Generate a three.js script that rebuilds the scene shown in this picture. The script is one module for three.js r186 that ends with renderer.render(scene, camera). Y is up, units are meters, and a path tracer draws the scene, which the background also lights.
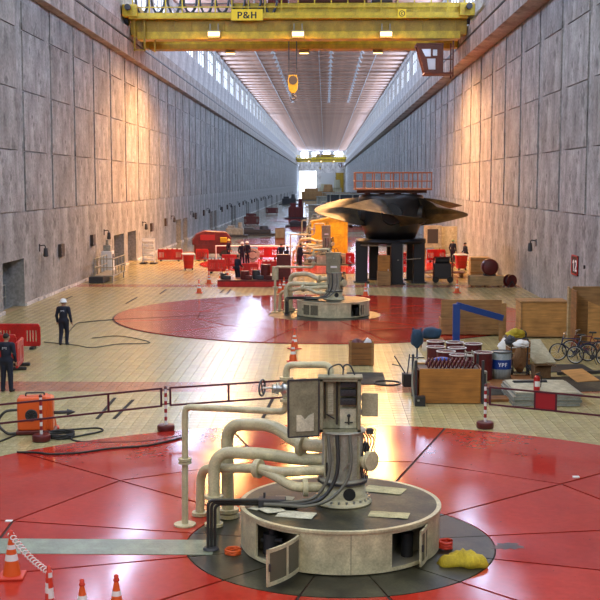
import * as THREE from 'three';
import { RoundedBoxGeometry } from 'three/addons/geometries/RoundedBoxGeometry.js';
import { mergeGeometries, mergeVertices } from 'three/addons/utils/BufferGeometryUtils.js';
import { MarchingCubes } from 'three/addons/objects/MarchingCubes.js';
import { RectAreaLightUniformsLib } from 'three/addons/lights/RectAreaLightUniformsLib.js';

// ---------------------------------------------------------------- camera, sky, large lights, exposure
const scene = new THREE.Scene();
const FOCAL = 1150, EYE = 6.2;                        // focal length in pixels of a 600 x 600 frame, eye height
const PITCH = Math.atan(117 / FOCAL), YAW = Math.atan(25 * Math.cos(PITCH) / FOCAL);
const camera = new THREE.PerspectiveCamera(2 * Math.atan(300 / FOCAL) * 180 / Math.PI, 1, 0.1, 2000);
camera.rotation.order = 'YXZ';
camera.rotation.set(-PITCH, YAW, 0);
camera.position.set(0, EYE, 0);
camera.updateMatrixWorld(true);
scene.add(camera);
const renderer = new THREE.WebGLRenderer({ antialias: true });
renderer.toneMapping = THREE.LinearToneMapping;
renderer.toneMappingExposure = 0.9;
renderer.shadowMap.enabled = true;
RectAreaLightUniformsLib.init();
scene.background = new THREE.Color(0.75, 0.9, 1.15);

const WL = -15.2, WR = 11.75, ZN = 40, ZF = -660, CEIL = 24.4;   // hall: side walls, near end, far end, roof
const WIN_Y0 = 20.4, WIN_Y1 = 23.7;
const HIGHBAY = 235; const DAY = new THREE.Color(0.66, 0.86, 1.25), DAYLIGHT = 12;
// daylight through the two rows of high windows and the end wall
for (const [x, ry] of [[WL + 0.16, -Math.PI / 2], [WR - 0.16, Math.PI / 2]]) {
  for (let k = 0; k < 6; k++) {
    const z1 = ZN - 4 - k * 114, l = new THREE.RectAreaLight(DAY, DAYLIGHT, 110, WIN_Y1 - WIN_Y0);
    l.position.set(x, (WIN_Y0 + WIN_Y1) / 2, z1 - 55); l.rotation.y = ry; l.castShadow = true; l.name = 'window_daylight';
    scene.add(l);
  }
}
{ const l = new THREE.RectAreaLight(DAY, 30, 24, 4.2); l.position.set(-1.7, 21.6, ZF + 1.2); l.rotation.y = Math.PI; l.castShadow = true; l.name = 'window_daylight'; scene.add(l);
  const d = new THREE.RectAreaLight(DAY, 30, 9, 8.5); d.position.set(-9.6, 5, ZF + 1.2); d.rotation.y = Math.PI; d.castShadow = true; d.name = 'door_daylight'; scene.add(d); }

// ---------------------------------------------------------------- pixels of the photograph to places
const V = (x, y, z) => new THREE.Vector3(x, y, z);
function rayOf(px, py) { return V((px - 300) / FOCAL, (300 - py) / FOCAL, -1).applyEuler(camera.rotation); }
function ground(px, py, h = 0) { const d = rayOf(px, py), t = (h - EYE) / d.y; return V(d.x * t, h, d.z * t); }
function atZ(px, py, z) { const d = rayOf(px, py), t = z / d.z; return V(d.x * t, EYE + d.y * t, z); }
function atX(px, py, x) { const d = rayOf(px, py), t = x / d.x; return V(x, EYE + d.y * t, d.z * t); }

// ---------------------------------------------------------------- random, noise, textures
let seed = 7; const rnd = () => { seed = (seed * 1664525 + 1013904223) >>> 0; return seed / 4294967296; };
const rr = (a, b) => a + (b - a) * rnd();
function lattice(n, s) { let k = s; const a = new Float32Array(n * n); for (let i = 0; i < a.length; i++) { k = (k * 1664525 + 1013904223) >>> 0; a[i] = k / 4294967296; } return a; }
const LAT = lattice(256, 99);
function vnoise(x, y, px, py) {                       // value noise, periodic in px, py
  const xi = Math.floor(x), yi = Math.floor(y), fx = x - xi, fy = y - yi, u = fx * fx * (3 - 2 * fx), v = fy * fy * (3 - 2 * fy);
  const w = (a, p) => ((a % p) + p) % p, at = (i, j) => LAT[((w(j, py) * 37 + 11) & 255) * 256 + ((w(i, px) * 53 + w(j, py) * 7) & 255)];
  const a = at(xi, yi), b = at(xi + 1, yi), c = at(xi, yi + 1), d = at(xi + 1, yi + 1);
  return a + (b - a) * u + (c - a) * v + (a - b - c + d) * u * v;
}
function fbm(u, v, fu, fv, oct) { let s = 0, a = 0.5, n = 0; for (let o = 0; o < oct; o++) { s += a * vnoise(u * fu, v * fv, fu, fv); n += a; a *= 0.5; fu *= 2; fv *= 2; } return s / n; }
function tex(n, fn, srgb = true) {
  const d = new Uint8Array(n * n * 4);
  for (let j = 0; j < n; j++) for (let i = 0; i < n; i++) { const c = fn(i / n, j / n), k = (j * n + i) * 4; for (let q = 0; q < 3; q++) d[k + q] = Math.max(0, Math.min(255, (Array.isArray(c) ? c[q] : c) * 255)); d[k + 3] = 255; }
  const t = new THREE.DataTexture(d, n, n); t.magFilter = THREE.LinearFilter; t.minFilter = THREE.LinearMipmapLinearFilter; t.generateMipmaps = true;
  t.wrapS = t.wrapT = THREE.RepeatWrapping; if (srgb) t.colorSpace = THREE.SRGBColorSpace; t.needsUpdate = true; return t;
}
const rep = (t, s) => { const c = t.clone(); c.repeat.set(s, s); c.needsUpdate = true; return c; };
const concreteT = tex(512, (u, v) => { const a = fbm(u, v, 4, 4, 5), s = fbm(u, v, 20, 3, 3), f = fbm(u, v, 64, 64, 2), p = fbm(u, v, 9, 9, 3); const k = 0.66 + 0.42 * (a - 0.5) + 0.16 * (s - 0.5) + 0.2 * (f - 0.5) - (p > 0.63 ? (p - 0.63) * 1.1 : 0) + 0.18; return [k, k * 0.985, k * 0.965]; });
const woodT = tex(512, (u, v) => { const w = fbm(u, v, 3, 40, 4), r = fbm(u, v, 5, 8, 3), k = 0.82 + 0.3 * (w - 0.5) + 0.18 * (r - 0.5); return [k, k * 0.95, k * 0.88]; });
const grimeT = tex(512, (u, v) => { const a = fbm(u, v, 5, 5, 5), f = fbm(u, v, 40, 40, 3), k = 0.86 + 0.26 * (a - 0.5) + 0.16 * (f - 0.5); return [k, k, k]; });
const smearT = tex(512, (u, v) => { const a = fbm(u, v, 6, 6, 5), f = fbm(u, v, 60, 60, 2); const k = 0.48 + 0.35 * (a - 0.5) + 0.12 * (f - 0.5); return k; }, false);
const paintT = tex(512, (u, v) => { const a = fbm(u, v, 4, 4, 4), s = fbm(u, v, 50, 50, 2), d = fbm(u, v, 90, 90, 2); let k = 0.9 + 0.12 * (a - 0.5) + 0.1 * (s - 0.5); if (d > 0.92) k -= 0.25; return [k, k * (0.98 + 0.06 * a), k]; });
const matT = tex(512, (u, v) => { const a = fbm(u, v, 5, 5, 5), f = fbm(u, v, 80, 80, 2), k = 0.65 + 0.9 * (a - 0.5) + 0.3 * (f - 0.5); return [k, k, k * 0.95]; });
const meshT = tex(64, (u, v) => (((u * 8) % 1 < 0.35) !== ((v * 8) % 1 < 0.35) ? 0.55 : 0.9));

// ---------------------------------------------------------------- materials
const C = (r, g, b) => new THREE.Color().setRGB(r, g, b);
function mat(r, g, b, rough = 0.6, o = {}) { const m = new THREE.MeshStandardMaterial({ color: C(r, g, b), roughness: rough, metalness: o.metal || 0 }); if (o.map) m.map = o.map; if (o.rmap) m.roughnessMap = o.rmap; if (o.bump) { m.bumpMap = o.bump; m.bumpScale = o.bs || 0.003; } if (o.em) { m.emissive = C(...o.em); m.emissiveIntensity = o.ei || 1; } if (o.side) m.side = THREE.DoubleSide; return m; }
const conc6 = rep(concreteT, 1 / 6), conc3 = rep(concreteT, 1 / 3.3), wood1 = rep(woodT, 1 / 1.6), grime2 = rep(grimeT, 1 / 2.2), grime1 = rep(grimeT, 1 / 0.9), smear5 = rep(smearT, 1 / 5), paint4 = rep(paintT, 1 / 4.3), mat2 = rep(matT, 1 / 2.4);
const M = {
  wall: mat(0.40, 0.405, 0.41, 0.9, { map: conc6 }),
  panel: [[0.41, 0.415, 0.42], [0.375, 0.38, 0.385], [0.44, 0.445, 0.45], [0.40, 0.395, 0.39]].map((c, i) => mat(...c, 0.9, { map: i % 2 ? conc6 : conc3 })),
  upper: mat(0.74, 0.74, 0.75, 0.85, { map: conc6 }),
  beamc: mat(0.54, 0.50, 0.47, 0.9, { map: conc6 }),
  ceil: mat(0.035, 0.02, 0.014, 0.8, { map: grime2 }), roofbeam: mat(0.42, 0.21, 0.125, 0.65, { map: grime2 }),
  grout: mat(0.27, 0.22, 0.12, 0.8), floorfar: mat(0.52, 0.47, 0.31, 0.16, { map: grime2, rmap: rep(tex(256, (u, v) => 0.75 + 0.5 * (fbm(u, v, 6, 6, 4) - 0.5), false), 1 / 6) }),
  tile: [[0.68, 0.59, 0.29], [0.64, 0.56, 0.275], [0.72, 0.63, 0.32]].map(c => mat(...c, 0.21, { map: grime1 })),
  tilepink: mat(0.60, 0.27, 0.16, 0.2, { map: grime1 }),
  red: [[0.54, 0.035, 0.02], [0.51, 0.03, 0.018], [0.57, 0.04, 0.023]].map(c => mat(...c, 0.27, { map: paint4, rmap: smear5 })),
  joint: mat(0.05, 0.015, 0.012, 0.8), ringdark: mat(0.085, 0.08, 0.05, 0.4, { map: mat2 }),
  stain: mat(0.16, 0.05, 0.025, 0.4, { map: mat2 }), strip: mat(0.30, 0.34, 0.23, 0.35, { map: grime1 }),
  cream: mat(0.77, 0.69, 0.43, 0.38, { map: grime1 }), creamdark: mat(0.50, 0.45, 0.30, 0.45, { map: grime1 }), greenTop: mat(0.13, 0.115, 0.06, 0.5, { map: mat2 }),
  cab: mat(0.32, 0.30, 0.19, 0.5, { map: grime1 }), cabin: mat(0.56, 0.52, 0.35, 0.55, { map: grime1 }), grey: mat(0.46, 0.44, 0.36, 0.5, { map: grime1 }), mesh: mat(0.24, 0.215, 0.13, 0.6, { map: rep(meshT, 10) }), lampgrey: mat(0.36, 0.35, 0.34, 0.6), slot: mat(0.012, 0.01, 0.008, 0.9),
  steel: mat(0.55, 0.55, 0.53, 0.3, { metal: 0.9 }), dark: mat(0.035, 0.035, 0.04, 0.5), black: mat(0.015, 0.015, 0.017, 0.45), rubber: mat(0.02, 0.02, 0.02, 0.7), hose: mat(0.03, 0.03, 0.028, 0.4), hosegrey: mat(0.12, 0.115, 0.09, 0.45),
  inside: mat(0.30, 0.28, 0.22, 0.7), paper: mat(0.80, 0.76, 0.56, 0.9, { map: grime1 }), kraft: mat(0.70, 0.62, 0.34, 0.9, { map: grime1 }), white: mat(0.75, 0.74, 0.72, 0.5), rag: mat(0.62, 0.46, 0.02, 0.8, { map: grime1 }),
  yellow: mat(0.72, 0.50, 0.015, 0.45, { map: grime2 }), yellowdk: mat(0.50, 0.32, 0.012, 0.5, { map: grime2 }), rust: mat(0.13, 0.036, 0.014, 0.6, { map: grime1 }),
  orange: mat(0.70, 0.10, 0.012, 0.45), conered: mat(0.62, 0.045, 0.02, 0.5), bar: mat(0.66, 0.012, 0.012, 0.4, { map: grime1 }), maroon: mat(0.14, 0.012, 0.012, 0.4, { map: grime1 }), fence: mat(0.075, 0.012, 0.02, 0.5), fencered: mat(0.30, 0.01, 0.015, 0.5),
  bench: mat(0.56, 0.25, 0.05, 0.6, { map: wood1 }), ply: mat(0.74, 0.42, 0.15, 0.65, { map: wood1 }), tan: mat(0.50, 0.30, 0.13, 0.7, { map: wood1 }), pine: mat(0.62, 0.46, 0.25, 0.7, { map: wood1 }), cratewood: mat(0.36, 0.16, 0.045, 0.7, { map: wood1 }),
  blue: mat(0.012, 0.05, 0.24, 0.45), bluebag: mat(0.015, 0.06, 0.13, 0.7, { map: grime1 }), bluelabel: mat(0.01, 0.06, 0.33, 0.45), drumgrey: mat(0.40, 0.46, 0.46, 0.45, { map: grime1 }),
  runner: mat(0.022, 0.02, 0.02, 0.38, { map: grime1 }), blade: mat(0.17, 0.125, 0.07, 0.5, { map: mat2 }), pillar: mat(0.014, 0.014, 0.018, 0.5), rail: mat(0.42, 0.12, 0.035, 0.5),
  panelgrey: mat(0.33, 0.36, 0.33, 0.6, { map: grime1 }), sheet: mat(0.62, 0.58, 0.42, 0.7, { map: grime1 }), floormat: mat(0.10, 0.085, 0.055, 0.8, { map: mat2 }), cardboard: mat(0.22, 0.12, 0.05, 0.85, { map: grime1 }), sack: mat(0.27, 0.13, 0.05, 0.9, { map: grime1 }),
  highbay: mat(0.9, 0.85, 0.7, 0.4, { em: [1.0, 0.88, 0.66], ei: 6 }), sodium: mat(0.9, 0.8, 0.5, 0.4, { em: [1.0, 0.62, 0.22], ei: 5 }), pane: mat(0.7, 0.75, 0.8, 0.3, { em: [0.85, 0.94, 1.08], ei: 1.5 }), paneEnd: mat(0.7, 0.75, 0.8, 0.3, { em: [1, 1, 1.02], ei: 3.2 }),
  winframe: mat(0.42, 0.42, 0.42, 0.6), glass: mat(0.55, 0.60, 0.62, 0.1), door: mat(0.32, 0.33, 0.30, 0.6, { map: grime2 }), box: mat(0.055, 0.035, 0.028, 0.6), skin: mat(0.38, 0.2, 0.13, 0.6),
  bikes: [mat(0.02, 0.025, 0.09, 0.35), mat(0.03, 0.03, 0.035, 0.35), mat(0.16, 0.012, 0.02, 0.35)],
};

// ---------------------------------------------------------------- building helpers
const taken = {};
function numbered(n) { if (!(n in taken)) { taken[n] = 0; return n; } taken[n]++; return n + '_' + String(taken[n]).padStart(3, '0'); }
function boxUV(g) {                                    // uv in metres, projected along the main axis of each normal
  if (g.userData.uvDone) return g;
  const p = g.attributes.position, n = g.attributes.normal, uv = new Float32Array(p.count * 2);
  for (let i = 0; i < p.count; i++) { const x = p.getX(i), y = p.getY(i), z = p.getZ(i), ax = Math.abs(n.getX(i)), ay = Math.abs(n.getY(i)), az = Math.abs(n.getZ(i));
    if (ay >= ax && ay >= az) { uv[2 * i] = x; uv[2 * i + 1] = z; } else if (ax >= az) { uv[2 * i] = z; uv[2 * i + 1] = y; } else { uv[2 * i] = x; uv[2 * i + 1] = y; } }
  g.setAttribute('uv', new THREE.BufferAttribute(uv, 2)); g.userData.uvDone = true; return g;
}
function merged(list) { const a = (Array.isArray(list) ? list : [list]).map(g => { const k = g.index ? g.toNonIndexed() : g; for (const q of Object.keys(k.attributes)) if (!['position', 'normal', 'uv', 'color'].includes(q)) k.deleteAttribute(q); if (!k.attributes.uv) k.setAttribute('uv', new THREE.BufferAttribute(new Float32Array(k.attributes.position.count * 2), 2)); return k; }); return a.length === 1 ? a[0] : mergeGeometries(a, false); }
function mk(name, geo, m, parent, o = {}) {
  let g = Array.isArray(geo) ? merged(geo) : geo;
  if (!o.ownUV && !g.userData.uvDone) boxUV(g);
  if (o.uvShift) { const uv = g.attributes.uv; for (let i = 0; i < uv.count; i++) uv.setXY(i, uv.getX(i) + o.uvShift[0], uv.getY(i) + o.uvShift[1]); }
  const me = new THREE.Mesh(g, m); me.castShadow = me.receiveShadow = true;
  me.name = parent ? name : numbered(name); (parent || scene).add(me);
  if (o.label) me.userData.label = o.label;
  return me;
}
function thing(name, label, category, pos = [0, 0, 0], turn = 0, group) {
  const o = new THREE.Group(); o.name = numbered(name); scene.add(o);
  if (pos.isVector3) o.position.copy(pos); else o.position.set(...pos);
  o.rotation.y = turn; o.userData = { label, category }; if (group) o.userData.group = group; return o;
}
function tag(o, label, category, group) { o.userData.label = label; o.userData.category = category; if (group) o.userData.group = group; return o; }
function struct(name, label) { const o = new THREE.Group(); o.name = name; o.userData = { kind: 'structure', label, category: name.split('_')[0] }; scene.add(o); return o; }
function dup(root, pos, turn = 0, label, group, s) { const r = root.clone(); r.name = numbered(root.name.replace(/_\d{3}$/, '')); scene.add(r); if (pos.isVector3) r.position.copy(pos); else r.position.set(...pos); r.rotation.y = turn; r.userData = { ...root.userData }; if (label) r.userData.label = label; if (group) r.userData.group = group; if (s) r.scale.setScalar(s); return r; }
const mv = (g, x = 0, y = 0, z = 0, rx = 0, ry = 0, rz = 0) => { if (rx || ry || rz) g.applyMatrix4(new THREE.Matrix4().makeRotationFromEuler(new THREE.Euler(rx, ry, rz))); return g.translate(x, y, z); };
const bx = (w, h, d, x = 0, y = 0, z = 0, rx = 0, ry = 0, rz = 0) => mv(new THREE.BoxGeometry(w, h, d), x, y, z, rx, ry, rz);
const rb = (w, h, d, x = 0, y = 0, z = 0, r = 0.02, rx = 0, ry = 0, rz = 0) => mv(new RoundedBoxGeometry(w, h, d, 2, r), x, y, z, rx, ry, rz);
const cyl = (r1, r2, h, x = 0, y = 0, z = 0, n = 20, rx = 0, ry = 0, rz = 0) => mv(new THREE.CylinderGeometry(r1, r2, h, n), x, y, z, rx, ry, rz);
const lathe = (pts, n = 24, x = 0, y = 0, z = 0) => new THREE.LatheGeometry(pts.map(p => new THREE.Vector2(...p)), n).translate(x, y, z);
const v3 = p => p.isVector3 ? p : V(...p);
function rod(a, b, r, n = 8, r2 = r) { a = v3(a); b = v3(b); const d = b.clone().sub(a), g = new THREE.CylinderGeometry(r2, r, d.length(), n); g.applyQuaternion(new THREE.Quaternion().setFromUnitVectors(V(0, 1, 0), d.clone().normalize())); return g.translate((a.x + b.x) / 2, (a.y + b.y) / 2, (a.z + b.z) / 2); }
function bar(a, b, w, h = w) { a = v3(a); b = v3(b); const d = b.clone().sub(a), g = new THREE.BoxGeometry(w, h, d.length()), m = new THREE.Matrix4().lookAt(b, a, Math.abs(d.y) > 0.99 * d.length() ? V(1, 0, 0) : V(0, 1, 0)); g.applyMatrix4(m); return g.translate((a.x + b.x) / 2, (a.y + b.y) / 2, (a.z + b.z) / 2); }
function pipe(points, r, bend = 0.2, n = 14) {         // round pipe with rounded elbows
  const p = points.map(v3), path = new THREE.CurvePath(); let at = p[0];
  for (let i = 1; i < p.length; i++) {
    if (i === p.length - 1) { path.add(new THREE.LineCurve3(at, p[i])); break; }
    const a = p[i].clone().sub(p[i - 1]), b = p[i + 1].clone().sub(p[i]), k = Math.min(bend, a.length() * 0.48, b.length() * 0.48);
    const s = p[i].clone().addScaledVector(a.normalize(), -k), e = p[i].clone().addScaledVector(b.normalize(), k);
    path.add(new THREE.LineCurve3(at, s)); path.add(new THREE.QuadraticBezierCurve3(s, p[i], e)); at = e;
  }
  const out = []; for (const c of path.curves) { const m = c.isLineCurve3 ? 1 : 8; for (let i = out.length ? 1 : 0; i <= m; i++) out.push(c.getPoint(i / m)); }
  const pl = out.filter((q, i) => !i || q.distanceTo(out[i - 1]) > 1e-5);
  return sweep(pl, r, n);
}
function sweep(pl, r, n = 10) {                        // tube along a polyline, parallel transported
  const pos = [], nor = [], uv = [], idx = []; let nrm = null, len = 0;
  for (let i = 0; i < pl.length; i++) {
    const t = pl[Math.min(i + 1, pl.length - 1)].clone().sub(pl[Math.max(i - 1, 0)]).normalize();
    if (!nrm) nrm = Math.abs(t.y) < 0.9 ? V(0, 1, 0).cross(t).normalize() : V(1, 0, 0).cross(t).normalize(); else nrm.addScaledVector(t, -nrm.dot(t)).normalize();
    const b = t.clone().cross(nrm); if (i) len += pl[i].distanceTo(pl[i - 1]);
    for (let k = 0; k <= n; k++) { const a = k / n * Math.PI * 2, q = nrm.clone().multiplyScalar(Math.cos(a)).addScaledVector(b, Math.sin(a)); const R = typeof r === 'function' ? r(i / (pl.length - 1)) : r; pos.push(pl[i].x + q.x * R, pl[i].y + q.y * R, pl[i].z + q.z * R); nor.push(q.x, q.y, q.z); uv.push(k / n * 2 * Math.PI * R, len); }
  }
  for (let i = 0; i < pl.length - 1; i++) for (let k = 0; k < n; k++) { const a = i * (n + 1) + k, c = a + n + 1; idx.push(a, a + 1, c, c, a + 1, c + 1); }
  const g = new THREE.BufferGeometry(); g.setAttribute('position', new THREE.Float32BufferAttribute(pos, 3)); g.setAttribute('normal', new THREE.Float32BufferAttribute(nor, 3)); g.setAttribute('uv', new THREE.Float32BufferAttribute(uv, 2)); g.setIndex(idx); return g;
}
const spline = (pts, m = 40) => new THREE.CatmullRomCurve3(pts.map(v3), false, 'catmullrom', 0.5).getPoints(m);
const flange = (at, dir, r, t = 0.05, n = 20) => { const a = v3(at), d = v3(dir).normalize(); return rod(a.clone().addScaledVector(d, -t / 2), a.clone().addScaledVector(d, t / 2), r, n); };
function extr(pts, depth, bevel = 0, holes = []) { const s = new THREE.Shape(pts.map(p => new THREE.Vector2(...p))); for (const h of holes) s.holes.push(new THREE.Path(h.map(p => new THREE.Vector2(...p)))); return new THREE.ExtrudeGeometry(s, { depth, bevelEnabled: bevel > 0, bevelThickness: bevel, bevelSize: bevel, bevelSegments: 1, steps: 1, curveSegments: 8 }).translate(0, 0, -depth / 2); }
function arcShell(r0, r1, a0, a1, y0, y1, n = 24) {     // part of a hollow cylinder; angles in degrees from +x towards +z
  const s = new THREE.Shape(), A = k => (a0 + (a1 - a0) * k / n) * Math.PI / 180;
  for (let k = 0; k <= n; k++) { const a = A(k); k ? s.lineTo(Math.cos(a) * r1, -Math.sin(a) * r1) : s.moveTo(Math.cos(a) * r1, -Math.sin(a) * r1); }
  for (let k = n; k >= 0; k--) { const a = A(k); s.lineTo(Math.cos(a) * r0, -Math.sin(a) * r0); }
  return new THREE.ExtrudeGeometry(s, { depth: y1 - y0, bevelEnabled: false }).rotateX(-Math.PI / 2).translate(0, y0, 0);
}
// ================================================================ the hall
const BAY = 34.6, COLP = 5.95, RIB0 = -57.5;
// ---- floor
const CEN = [[0.27, -19.3], [0.0, -53.9], [0.2, -88.5], [0.3, -123.1], [0.3, -157.7], [0.3, -192.3]];
{
  const fl = struct('floor', 'polished hall floor of beige tiles with a salmon cross band');
  mk('slab', bx(WR - WL + 1.2, 0.5, ZN + 92, (WL + WR) / 2, -0.262, (ZN - 92) / 2), M.grout, fl);
  mk('far_slab', bx(WR - WL + 1.2, 0.5, -92 - ZF + 1, (WL + WR) / 2, -0.25, (ZF - 93) / 2 + 0.0), M.floorfar, fl);
  const T = 0.34, gap = 0.011, g = boxUV(bx(T - gap, 0.012, T - gap, 0, -0.006, 0));
  const spots = [];
  const nx = Math.floor((WR - WL) / T);
  for (let j = 0; j < Math.floor((ZN + 92) / T); j++) for (let i = 0; i < nx; i++) {
    const x = WL + T * (i + 0.5) + 0.05, z = ZN - T * (j + 0.5);
    if (CEN.some(c => Math.hypot(x - c[0], z - c[1]) < 9.6)) continue;
    if (z > -8 && Math.abs(x) < 20 && z < -4) { /* below the camera */ }
    spots.push([x, z]);
  }
  const pink = z => { for (const b of [-34.6, -69.2]) if (Math.abs(z - b) < 0.86) return true; return false; };
  // the tiles that show largest: the rows just outside the near pit cover and inside the frame
  const view = spots.map((s, i) => { const v = V(s[0], 0, s[1]).project(camera); return { i, s, ok: v.z < 1 && Math.abs(v.x) < 1 && Math.abs(v.y) < 1 && s[1] < -5 }; }).filter(q => q.ok).sort((a, b) => b.s[1] - a.s[1]).slice(0, 300);
  const single = new Set(view.map(q => q.i));
  for (const q of view) { const me = mk('tile', g, pink(q.s[1]) ? M.tilepink : M.tile[Math.floor(rnd() * 3)], fl); me.position.set(q.s[0], rr(0, 0.0012), q.s[1]); }
  const rest = { a: [], b: [] }; spots.forEach((s, i) => { if (!single.has(i)) (pink(s[1]) ? rest.b : rest.a).push(s); });
  for (const [list, m, nm] of [[rest.a, M.tile[0].clone(), 'tiling'], [rest.b, M.tilepink, 'band_tiling']]) {
    const im = new THREE.InstancedMesh(g, m, list.length); const mx = new THREE.Matrix4(), col = new THREE.Color();
    list.forEach((s, i) => { mx.makeTranslation(s[0], rr(0, 0.001), s[1]); im.setMatrixAt(i, mx); const k = rr(0.9, 1.08); col.setRGB(k, k * rr(0.97, 1.02), k * rr(0.94, 1.04)); im.setColorAt(i, col); });
    im.name = nm; im.userData.kind = 'stuff'; im.castShadow = im.receiveShadow = true; fl.add(im);
  }
  // salmon bands further down the hall
  for (let k = 3; k < 9; k++) mk('band', bx(WR - WL - 0.1, 0.004, 1.7, (WL + WR) / 2, 0.002, -34.6 * k), M.tilepink, fl);
}
// ---- pit covers: dark ring, twelve inner and twelve outer red plates
const ANG = [134, 162.5, 191, 222, 254, 286.5, 319, 350, 377.5, 406, 435, 464, 494];
function coverPlates(root) {
  const H = 0.03, g = 0.03;
  mk('bed', cyl(9.9, 9.9, 0.006, 0, 0.003, 0, 96), M.joint, root);
  const pol = (r, a) => [r * Math.cos(a * Math.PI / 180), -r * Math.sin(a * Math.PI / 180)];
  for (let k = 0; k < 12; k++) {
    const a0 = ANG[k], a1 = ANG[k + 1], d = r => g / r * 57.3;
    const inner = []; for (let q = 0; q <= 6; q++) inner.push(pol(2.66, a0 + d(2.66) + (a1 - a0 - 2 * d(2.66)) * q / 6));
    const ip = [...inner, pol(6.06, a1 - d(6.06)), pol(6.06, a0 + d(6.06))];
    mk('cover_plate', new THREE.ExtrudeGeometry(new THREE.Shape(ip.map(p => new THREE.Vector2(...p))), { depth: H, bevelEnabled: false }).rotateX(-Math.PI / 2), M.red[k % 3], root);
    const outer = []; for (let q = 0; q <= 10; q++) outer.push(pol(9.8, a1 - d(9.6) - (a1 - a0 - 2 * d(9.6)) * q / 10));
    const op = [pol(6.12, a0 + d(6.1)), pol(6.12, a1 - d(6.1)), ...outer];
    mk('cover_plate', new THREE.ExtrudeGeometry(new THREE.Shape(op.map(p => new THREE.Vector2(...p))), { depth: H, bevelEnabled: false }).rotateX(-Math.PI / 2), M.red[(k + 1) % 3], root);
  }
  for (let k = 0; k < 12; k++) mk('ring_plate', arcShell(1.0, 2.63, ANG[k] + 0.35, ANG[k + 1] - 0.35, 0.006, 0.03, 6), M.ringdark, root);
}
const pit0 = thing('pit_cover', 'red painted round pit cover under the machine with the open cabinet', 'pit cover', [CEN[0][0], 0, CEN[0][1]]);
coverPlates(pit0);
dup(pit0, [CEN[1][0], 0, CEN[1][1]], 0.0, 'red painted round pit cover under the machine with the closed cabinet');
dup(pit0, [CEN[2][0], 0, CEN[2][1]], 0.0, 'red painted round pit cover behind the turbine runner beside the barriers');
for (let k = 3; k < 6; k++) dup(pit0, [CEN[k][0], 0, CEN[k][1]], 0, ['distant red round pit cover nearest beyond the yellow container', 'distant red round pit cover under the second machine beyond the yellow container', 'farthest red round pit cover beside the dark red machine'][k - 3]);
// pale strip running from the ring to the side of the cover
tag(mk('floor_strip', bx(7.05, 0.008, 0.8, -5.66 + 0.27, 0.034, -19.0), M.strip), 'pale grey green strip laid across the red cover', 'floor strip');

// ---- walls
const OPEN = []; for (let k = -1; k < 14; k++) { OPEN.push([-82.6 - BAY * k, -86.7 - BAY * k], [-88.4 - BAY * k, -92.3 - BAY * k]); }
function sideWall(name, X, sgn, openings, label) {
  const w = struct(name, label), th = 0.8, xc = X + sgn * th / 2, dh = 2.42;
  mk('body', bx(th, WIN_Y0 - dh, ZN - ZF + 2, xc, (WIN_Y0 + dh) / 2, (ZN + ZF) / 2), M.wall, w);
  const cuts = openings.filter(o => o[0] < ZN && o[1] > ZF).sort((a, b) => b[0] - a[0]); let z = ZN + 1;
  const foot = []; for (const [a, b] of [...cuts, [ZF - 1, ZF - 1]]) { if (z - a > 0.01) foot.push(bx(th, dh + 0.3, z - a, xc, (dh - 0.3) / 2, (z + a) / 2)); z = b; }
  mk('footing', foot, M.wall, w);
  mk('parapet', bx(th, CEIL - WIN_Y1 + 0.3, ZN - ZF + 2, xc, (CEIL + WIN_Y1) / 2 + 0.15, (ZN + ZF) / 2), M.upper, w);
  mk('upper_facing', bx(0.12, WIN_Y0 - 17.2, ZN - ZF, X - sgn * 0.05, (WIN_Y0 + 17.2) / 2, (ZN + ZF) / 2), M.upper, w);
  // raised concrete panels in four rows
  const rows = [[4.8, 7.76], [7.82, 10.76], [10.82, 13.76], [13.82, 15.6]], pw = COLP - 1.32, geos = rows.map(([a, b]) => [0, 1, 2, 3].map(q => { const g = boxUV(rb(0.15, b - a, pw, 0, (a + b) / 2, 0, 0.015)); const uv = g.attributes.uv; for (let i = 0; i < uv.count; i++) uv.setXY(i, uv.getX(i) + q * 1.7, uv.getY(i) + q * 2.3); return g; }));
  const far = [];
  for (let c = -16; c < 101; c++) {
    const zc = RIB0 - COLP * (c + 0.5); if (zc > ZN - 3 || zc < ZF + 3) continue;
    rows.forEach((_, r) => {
      const g = geos[r][(c * 7 + r * 3 + 400) % 4];
      if (c >= -2 && c < 66) { const me = mk('concrete_panel', g, M.panel[Math.floor(rnd() * 4)], w); me.position.set(X - sgn * 0.0, 0, zc); }
      else far.push(g.clone().translate(X, 0, zc));
    });
  }
  const f = mk('panelling', far, M.panel[0], w, { ownUV: true }); f.userData.kind = 'stuff';
  // joints in the plain lower wall
  return w;
}
const wallL = sideWall('wall_left', WL, -1, OPEN, 'tall raw concrete side wall with door openings and raised panels');
const wallR = sideWall('wall_right', WR, 1, [], 'tall raw concrete side wall carrying the number sign');
{ // thin plinths along both feet
  tag(mk('baseboard_left', merged((() => { const a = []; let z = ZN; for (const [o, c] of [...OPEN.filter(q => q[0] < ZN && q[1] > ZF).sort((p, q) => q[0] - p[0]), [ZF, ZF]]) { a.push(bx(0.1, 0.16, z - o, WL + 0.05, 0.08, (z + o) / 2)); z = c; } return a; })()), M.upper), 'pale plinth along the foot of the wall with doors', 'baseboard').userData.kind = 'structure';
}
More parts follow.
